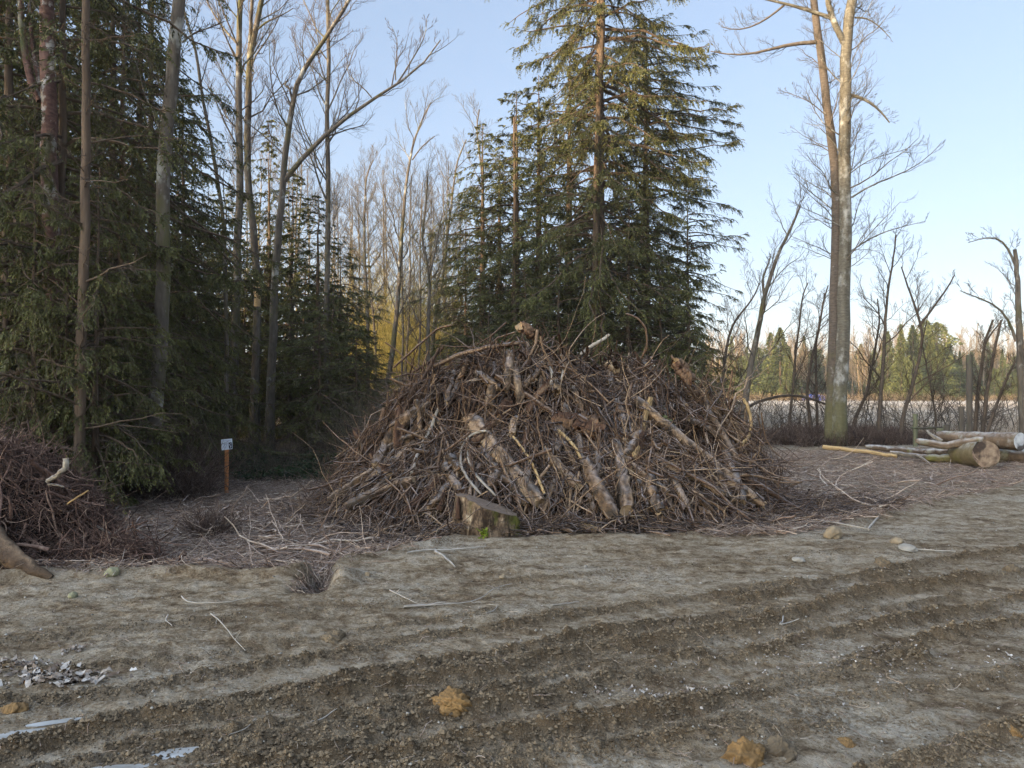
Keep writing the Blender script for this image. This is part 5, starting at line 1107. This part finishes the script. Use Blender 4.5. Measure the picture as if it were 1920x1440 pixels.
limb_obj('log', [P(1622, 837, 20.6), P(1670, 842, 20.4), P(1715, 846, 20.2), P(1745, 850, 20)], .07, .11, M_logr, 'grey brown splintered log between the peeled pole and the stack', 'log', tone=.6, sides=9, lump=.2)
limb_obj('log', [P(1668, 848, 19.4), P(1705, 853, 19.3), P(1740, 857, 19.2)], .05, .06, M_pale, 'small pale log in front of the splintered grey one', 'log', tone=.5, sides=8, lump=.2)
limb_obj('log', [P(1738, 858, 18.7), P(1765, 860, 18.6), P(1794, 858, 18.5)], .10, .12, M_logm, 'low mossy log wedged at the left of the thick log', 'log', tone=.4, sides=10, lump=.15)
limb_obj('log', [P(1735, 846, 19.5), P(1770, 847, 19.3), P(1800, 845, 19)], .08, .10, M_logr, 'brown log under the crooked frosted one', 'log', tone=.5, sides=10, lump=.15)
limb_obj('broken_limb', [P(1737, 807, 19.5), P(1748, 818, 19.4), P(1765, 826, 19.3)], .03, .06, M_pale, 'pale splintered limb end sticking up behind the stack', 'branch', tone=.7, lump=.2, K=6)
limb_obj('broken_limb', [P(1718, 852, 18.6), P(1730, 860, 18.4), P(1742, 868, 18.2)], .03, .02, M_pale, 'pale splinter pointing down in front of the stack', 'branch', tone=.6, lump=.3, K=6)

# ------------------------------------------------------------------ old fence posts
def post(px, y0, y1, Y, r, mat, label, lean=0):
    t = P(px, y0, Y); x, y = t[0], t[1]; z0 = gz(x, y); H = t[2] - z0; q = np.array([[0, 0, -.15], [lean * .5, 0, H / 2], [lean, 0, H]])
    m = MB(); m.tubes(resample(q, 6)[None], np.full((1, 6), r), 8, tone=.5, lump=.08, seed=px, caps=True); o = m.obj('fence_post', mat); o.location = (x, y, z0)
    return tag(o, label, 'post')
M_gp = wood('old_post', [(0, (.03, .024, .02)), (.5, (.09, .075, .06)), (1, (.18, .15, .12))], 8, (1, 1, .2), .7, .02, moss=((.08, .09, .05), 2, .5, .6))
M_gp2 = wood('mossy_post', [(0, (.06, .058, .035)), (.5, (.13, .13, .08)), (1, (.22, .22, .15))], 8, (1, 1, .3), .7, .02)
post(1803, 762, 810, 22, .075, M_gp, 'dark rough fence post standing right behind the log stack')
post(1817, 665, 810, 23, .085, M_gp, 'tall grey snapped post taller than all the others')
post(1716, 776, 820, 24, .07, M_gp2, 'pale green mossy post at the left end of the broken rail')
post(1762, 803, 830, 21.5, .09, M_gp2, 'short green mossy post at the right end of the broken rail')
post(1775, 796, 830, 22, .085, M_gp, 'short dark post right beside the short mossy one')
limb_obj('fence_rail', [P(1708, 802, 23.6), P(1740, 804, 22.8), P(1768, 801, 22)], .035, .035, M_gp, 'grey broken fence rail between the mossy posts', 'rail', K=6, sides=6)

# ------------------------------------------------------------------ stones, clods, sticks and ice on the dirt
def rock(name, px, py, wpx, hpx, mat, label, cat='rock', seed=0, group=None, sink=.3, sq=None):
    c = on(px, py); Y = c[1]; rx = wpx / 2 / F * Y * (.8 if name == 'clay_mound' else 1); rz = hpx / F * Y * .62; import bmesh
    bm = bmesh.new(); bmesh.ops.create_icosphere(bm, subdivisions=(5 if name == 'clay_mound' else 4), radius=1); V = np.array([v.co[:] for v in bm.verts])
    n = fbm(V[:, 0] * 1.3 + seed, V[:, 1] * 1.3 + V[:, 2] * 1.7, seed, 3) * .35
    V = V * (1 + n[:, None]); V[:, 2] = np.where(V[:, 2] < -.4, -.4 + (V[:, 2] + .4) * .3, V[:, 2])
    if 'clod' in name or 'mound' in name: V = V * (1 + .22 * fbm(V[:, 0] * 3, V[:, 1] * 3 + V[:, 2] * 4, seed + 3, 4) + .22 * fbm(V[:, 0] * 11, V[:, 1] * 11 + V[:, 2] * 12, seed + 9, 2))[:, None]
    V = V * [rx, rx * .8, rz]
    for v, co in zip(bm.verts, V): v.co = co
    me = bpy.data.meshes.new(name); bm.to_mesh(me); bm.free(); me.materials.append(mat)
    for p in me.polygons: p.use_smooth = True
    at = me.attributes.new('tone', 'FLOAT', 'POINT'); at.data.foreach_set('value', np.full(len(me.vertices), .5, np.float32))
    o = bpy.data.objects.new(name, me); COL.objects.link(o); o.location = (c[0], c[1] + rx * .5, c[2] + rz * (-.22 if name == 'clay_mound' else (1 - sink) * .6)); o.rotation_euler = (0, 0, seed)
    return tag(o, label, cat, group)
rock('rock', 1565, 1012, 38, 28, M_rock, 'round tan stone at the right foot of the pile', seed=1)
rock('rock', 1686, 1022, 26, 14, M_rock, 'flat tan stone on the bank right of the round one', seed=2)
rock('rock', 1706, 1036, 34, 14, M_pebble, 'grey slab stone below the flat tan stone', seed=3)
rock('rock', 207, 1088, 27, 17, M_rockg, 'yellow green lichened stone near the left bank', seed=4)
rock('rock', 134, 1122, 20, 12, M_rockg, 'greenish grey stone nearer than the lichened one', seed=5)
rock('rock', 170, 1074, 15, 8, M_pebble, 'small whitish stone against the root heap', seed=6)
rock('rock', 689, 1083, 10, 9, M_rock, 'small buff stone on the mound left of the stump', seed=7)
rock('rock', 943, 1083, 16, 6, M_rock, 'small flat buff stone in the middle of the dirt', seed=8)
rock('rock', 1499, 1052, 24, 10, M_pebble, 'half buried grey stone on the dirt right of the middle', seed=9)
rock('rock', 1098, 1064, 7, 5, M_pebble, 'tiny white stone in the dirt below the upright logs', seed=10)
rock('clay_mound', 1660, 1060, 50, 30, M_clod, 'brown earth clod below the grey slab stone', 'clod', 11)
rock('clay_mound', 845, 1345, 92, 42, M_clay, 'rusty orange clay clod in the near middle of the tracks', 'clod', 12)
rock('clay_mound', 1405, 1432, 100, 62, M_clay, 'largest ochre clay clod at the bottom edge of the photo', 'clod', 13)
rock('clay_mound', 1475, 1418, 90, 46, M_clod, 'dark crumbly clod against the largest ochre clod', 'clod', 14)
rock('clay_mound', 1592, 1398, 46, 18, M_clay, 'low ochre clod pressed into the dirt at lower right', 'clod', 15)
rock('clay_mound', 18, 1338, 62, 26, M_clay, 'ochre clay lump at the left edge of the tracks', 'clod', 16)
rock('clay_mound', 1905, 1385, 40, 24, M_clay, 'small ochre clod at the right edge of the tracks', 'clod', 17)
rock('clay_mound', 623, 1200, 60, 22, M_clod, 'brown earth clod on the first ridge left of the middle', 'clod', 18)
rock('clay_mound', 1900, 1078, 36, 22, M_clod, 'lumpy earth clod on the ridge at the right edge', 'clod', 19)
def gstick(pts, wpx, mat, label, tone=.7, lift=.012, stubs=0, seed=0, cat='stick'):
    q = [on(a, b) + [0, 0, lift] for a, b in pts]; Y = np.mean([p[1] for p in q]); r = wpx * .8 / 2 / F * Y
    return limb_obj('stick', q, r, r * .5, mat, label, cat, None, max(10, len(pts) * 3), 6, True, tone, None, .15, stubs, seed)
gstick([(762, 1049), (800, 1040), (850, 1037), (911, 1029)], 6, M_white if 'M_white' in globals() else M_pale, 'bleached white stick on the bank below the stump', 1.0, .03, 2)
gstick([(815, 1044), (835, 1055), (853, 1066)], 9, M_pale, 'short tapering wood splinter under the white stick', .5, .015)
gstick([(757, 1143), (800, 1139), (840, 1137), (880, 1131), (905, 1122), (925, 1108), (960, 1096)], 4, M_pale, 'long curved stick lying in the middle of the dirt', .75, .015, 4, 3)
gstick([(730, 1113), (752, 1124), (775, 1134), (790, 1138)], 4, M_pale, 'thin forked twig joining the long curved stick', .8, .02, 2)
gstick([(757, 1142), (790, 1137), (836, 1133)], 8, M_pale, 'flat splinter of wood under the long curved stick', .55, .012)
gstick([(340, 1125), (352, 1132), (385, 1135), (430, 1134), (470, 1126)], 4, M_pale, 'hooked pale stick on the left of the dirt', .9, .02)
gstick([(395, 1158), (420, 1180), (440, 1203), (460, 1225)], 4, M_pale, 'straight stick slanting across the left of the dirt', .6, .02, 3, 5)
gstick([(315, 1158), (310, 1168), (318, 1177), (323, 1180)], 3.5, M_pale, 'little squiggle of root on the left of the dirt', 1.0)
gstick([(1035, 1139), (1060, 1135), (1086, 1128)], 4, M_pale, 'short pale stick in the centre of the dirt', .7)
gstick([(912, 1157), (925, 1152), (934, 1145), (930, 1140), (915, 1135)], 3, M_pale, 'small hooked twig below the long curved stick', .6)
gstick([(1470, 1150), (1468, 1170), (1458, 1185), (1480, 1178), (1498, 1175)], 4, M_pale, 'forked white root lying across the right ridges', .9, .02, 2, 7)
gstick([(583, 1370), (600, 1360), (632, 1345)], 4, M_pale, 'straight pale stick near the bottom left ruts', .8)
gstick([(430, 1388), (460, 1378), (478, 1366), (482, 1355)], 3, M_pale, 'thin bent twig near the bottom left puddle', .6)
gstick([(1472, 969), (1520, 980), (1570, 991), (1628, 1004)], 5, M_pale, 'long pale pole lying at the right foot of the pile', .9, .07)
gstick([(1628, 1000), (1645, 975), (1652, 955)], 6, M_pale, 'curved stick propped at the right end of the brush', .6, .04)
gstick([(1885, 1228), (1900, 1240), (1912, 1235)], 3, M_pale, 'tiny twig at the right edge of the dirt', .8)
gstick([(945, 1217), (965, 1220), (980, 1205)], 4, M_pale, 'small forked sprig in the middle of the tracks', .85, .02, 3, 9)
gstick([(1790, 1036), (1750, 1037), (1712, 1034)], 4, M_pale, 'frosty branched twig beside the grey slab stone', .9, .02, 6, 4)
gstick([(812, 983), (818, 1000), (822, 1015)], 8, M_pale, 'grey stick leaning upright left of the stump', .8, .10)
gstick([(1665, 1285), (1680, 1280), (1700, 1295)], 3, M_pale, 'pale curl of root on the lower right dirt', .8)
# frosted leaves and bark scraps
def scraps(name, cx, cy, sx, sy, n, label, seed, mat, size=.03):
    rs = RS(seed); c = G(cx, cy); x = c[0] + rs.randn(n) * sx; y = c[1] + rs.randn(n) * sy; z = ground_z(x, y); a = rs.rand(n) * 6.28; s = size * (.4 + rs.rand(n))
    m = MB(); e = [];  # curled leaf: 2x4 strip with a bend
    u = np.linspace(-1, 1, 5); V = np.zeros((n, 5, 2, 3)); cur = rs.randn(n) * .5
    for i_, uu in enumerate(u):
        w_ = .5 * (1 - uu * uu * .7)
        for j_, sgn in enumerate((-1, 1)):
            V[:, i_, j_, 0] = uu; V[:, i_, j_, 1] = sgn * w_ * (.5 + .5 * rs.rand(n)); V[:, i_, j_, 2] = uu * uu * .5 * cur + sgn * .25 * rs.randn(n)
    V = V * s[:, None, None, None]; ca, sa = np.cos(a)[:, None, None], np.sin(a)[:, None, None]
    V = np.stack([V[..., 0] * ca - V[..., 1] * sa, V[..., 0] * sa + V[..., 1] * ca, V[..., 2] + (.008 + .02 * rs.rand(n))[:, None, None]], -1) + np.stack([x, y, z], -1)[:, None, None, :]
    b = np.arange(n)[:, None] * 10 + np.arange(4)[None] * 2; f = np.stack([b, b + 1, b + 3, b + 2], -1).reshape(-1, 4)
    m.add(V.reshape(-1, 3), f, np.repeat(rs.rand(n), 10)); tag(m.obj(name, mat), label, 'leaf litter', kind='stuff')
M_fl = wood('frosted_leaf', [(0, (.12, .08, .055)), (.5, (.30, .25, .21)), (1, (.60, .57, .54))], 30, (1, 1, 1), 0)
scraps('leaf_litter', 110, 1272, .15, .07, 150, 'frosted leaves and bark gathered at the left side of the ruts', 21, M_fl, .034)
scraps('leaf_litter', 20, 1258, .12, .05, 70, 'frosted leaves gathered at the very left edge', 22, M_fl, .034)
scraps('leaf_litter', 140, 1225, .05, .03, 50, 'small clump of frosted leaves behind the larger gathering', 23, M_fl, .018)
scraps('leaf_litter', 1215, 1305, .22, .05, 110, 'frosted scraps along the lower right furrow', 24, M_fl, .014)
scraps('leaf_litter', 1650, 1245, .6, .25, 330, 'frosted scraps spread over the right side of the dirt', 25, M_fl, .012)
def puddle(px, py, sx, sy, label, seed, rot=.3):
    c = G(px, py); n = 60; a = np.arange(n) * 2 * pi / n; R_ = 1 + .5 * fbm(np.cos(a) * 1.6 + seed, np.sin(a) * 1.6, seed, 3); ca, sa = cos(rot), sin(rot)
    V = []; 
    for f_ in (1, .66, .33): X = sx * R_ * np.cos(a) * f_; Y = sy * R_ * np.sin(a) * f_; V.append(np.stack([c[0] + X * ca - Y * sa, c[1] + X * sa + Y * ca, 0 * a], -1))
    V = np.concatenate(V + [[[c[0], c[1], 0]]]); z = np.quantile(ground_z(V[:, 0], V[:, 1]), .80) + .002; V[:, 2] = z
    m = MB(); i = np.arange(n); i1 = (i + 1) % n
    for k in (0, 1): m.add(V, np.stack([k * n + i, k * n + i1, (k + 1) * n + i1, (k + 1) * n + i], -1)) if k == 0 else m.add(V, np.stack([n + i, n + i1, 2 * n + i1, 2 * n + i], -1))
    m.add(V, np.stack([2 * n + i, 2 * n + i1, np.full(n, 3 * n)], -1)); o = m.obj('frozen_puddle', M_ice); tag(o, kind='structure')
for k_, (a_, b_, c_, d_, e_) in enumerate(PUD): puddle(a_, b_, c_ * .95, d_ * .95, '', 2 + k_, e_)
# pebbles and crumbs of soil
def grains():
    rs = RS(700); n = 420000; y = 3.0 + 7 * rs.rand(n) ** 1.25; x = (rs.rand(n) * 2 - 1) * .76 * y; h, mk = ridge_fields(x, y)
    k = (rs.rand(n) < .06 + 1.6 * mk) & (y < edge_y(x) + .05); x, y = x[k], y[k]; N = len(x)
    r = .0016 + (.006 + .009 * mk[k]) * rs.rand(N) ** 4; c = np.stack([x, y, ground_z(x, y) + r * .3], -1); m = MB(); m.lumps(c, r, 1, rs.rand(N))
    tag(m.obj('soil_crumbs', M_clod, smooth=False), 'loose crumbs of soil along the machine tracks', 'soil', kind='stuff')
    n = 3600; y = 3.0 + 8 * rs.rand(n) ** 1.3; x = (rs.rand(n) * 2 - 1) * .76 * y; k = y < edge_y(x) + .1; x, y = x[k], y[k]; N = len(x); r = .0025 + .011 * rs.rand(N) ** 5
    m = MB(); m.lumps(np.stack([x, y, ground_z(x, y) + r * .4], -1), r, 2, rs.rand(N)); tag(m.obj('pebbles', M_pebble), 'pale pebbles scattered over the dirt', 'pebbles', kind='stuff')
grains()

# ------------------------------------------------------------------ thin cold haze over the whole place
def haze():
    m = bpy.data.materials.new('haze_air'); m.use_nodes = True; t = m.node_tree; t.nodes.clear(); o = t.nodes.new('ShaderNodeOutputMaterial'); v = t.nodes.new('ShaderNodeVolumePrincipled')
    v.inputs['Color'].default_value = (.85, .88, .92, 1); v.inputs['Density'].default_value = .0004; v.inputs['Anisotropy'].default_value = .2
    t.links.new(v.outputs[0], o.inputs['Volume']); b = MB(); box(b, (0, 0, 20), (7400, 7400, 56)); ob = b.obj('haze', m, smooth=False); tag(ob, kind='stuff')
haze()
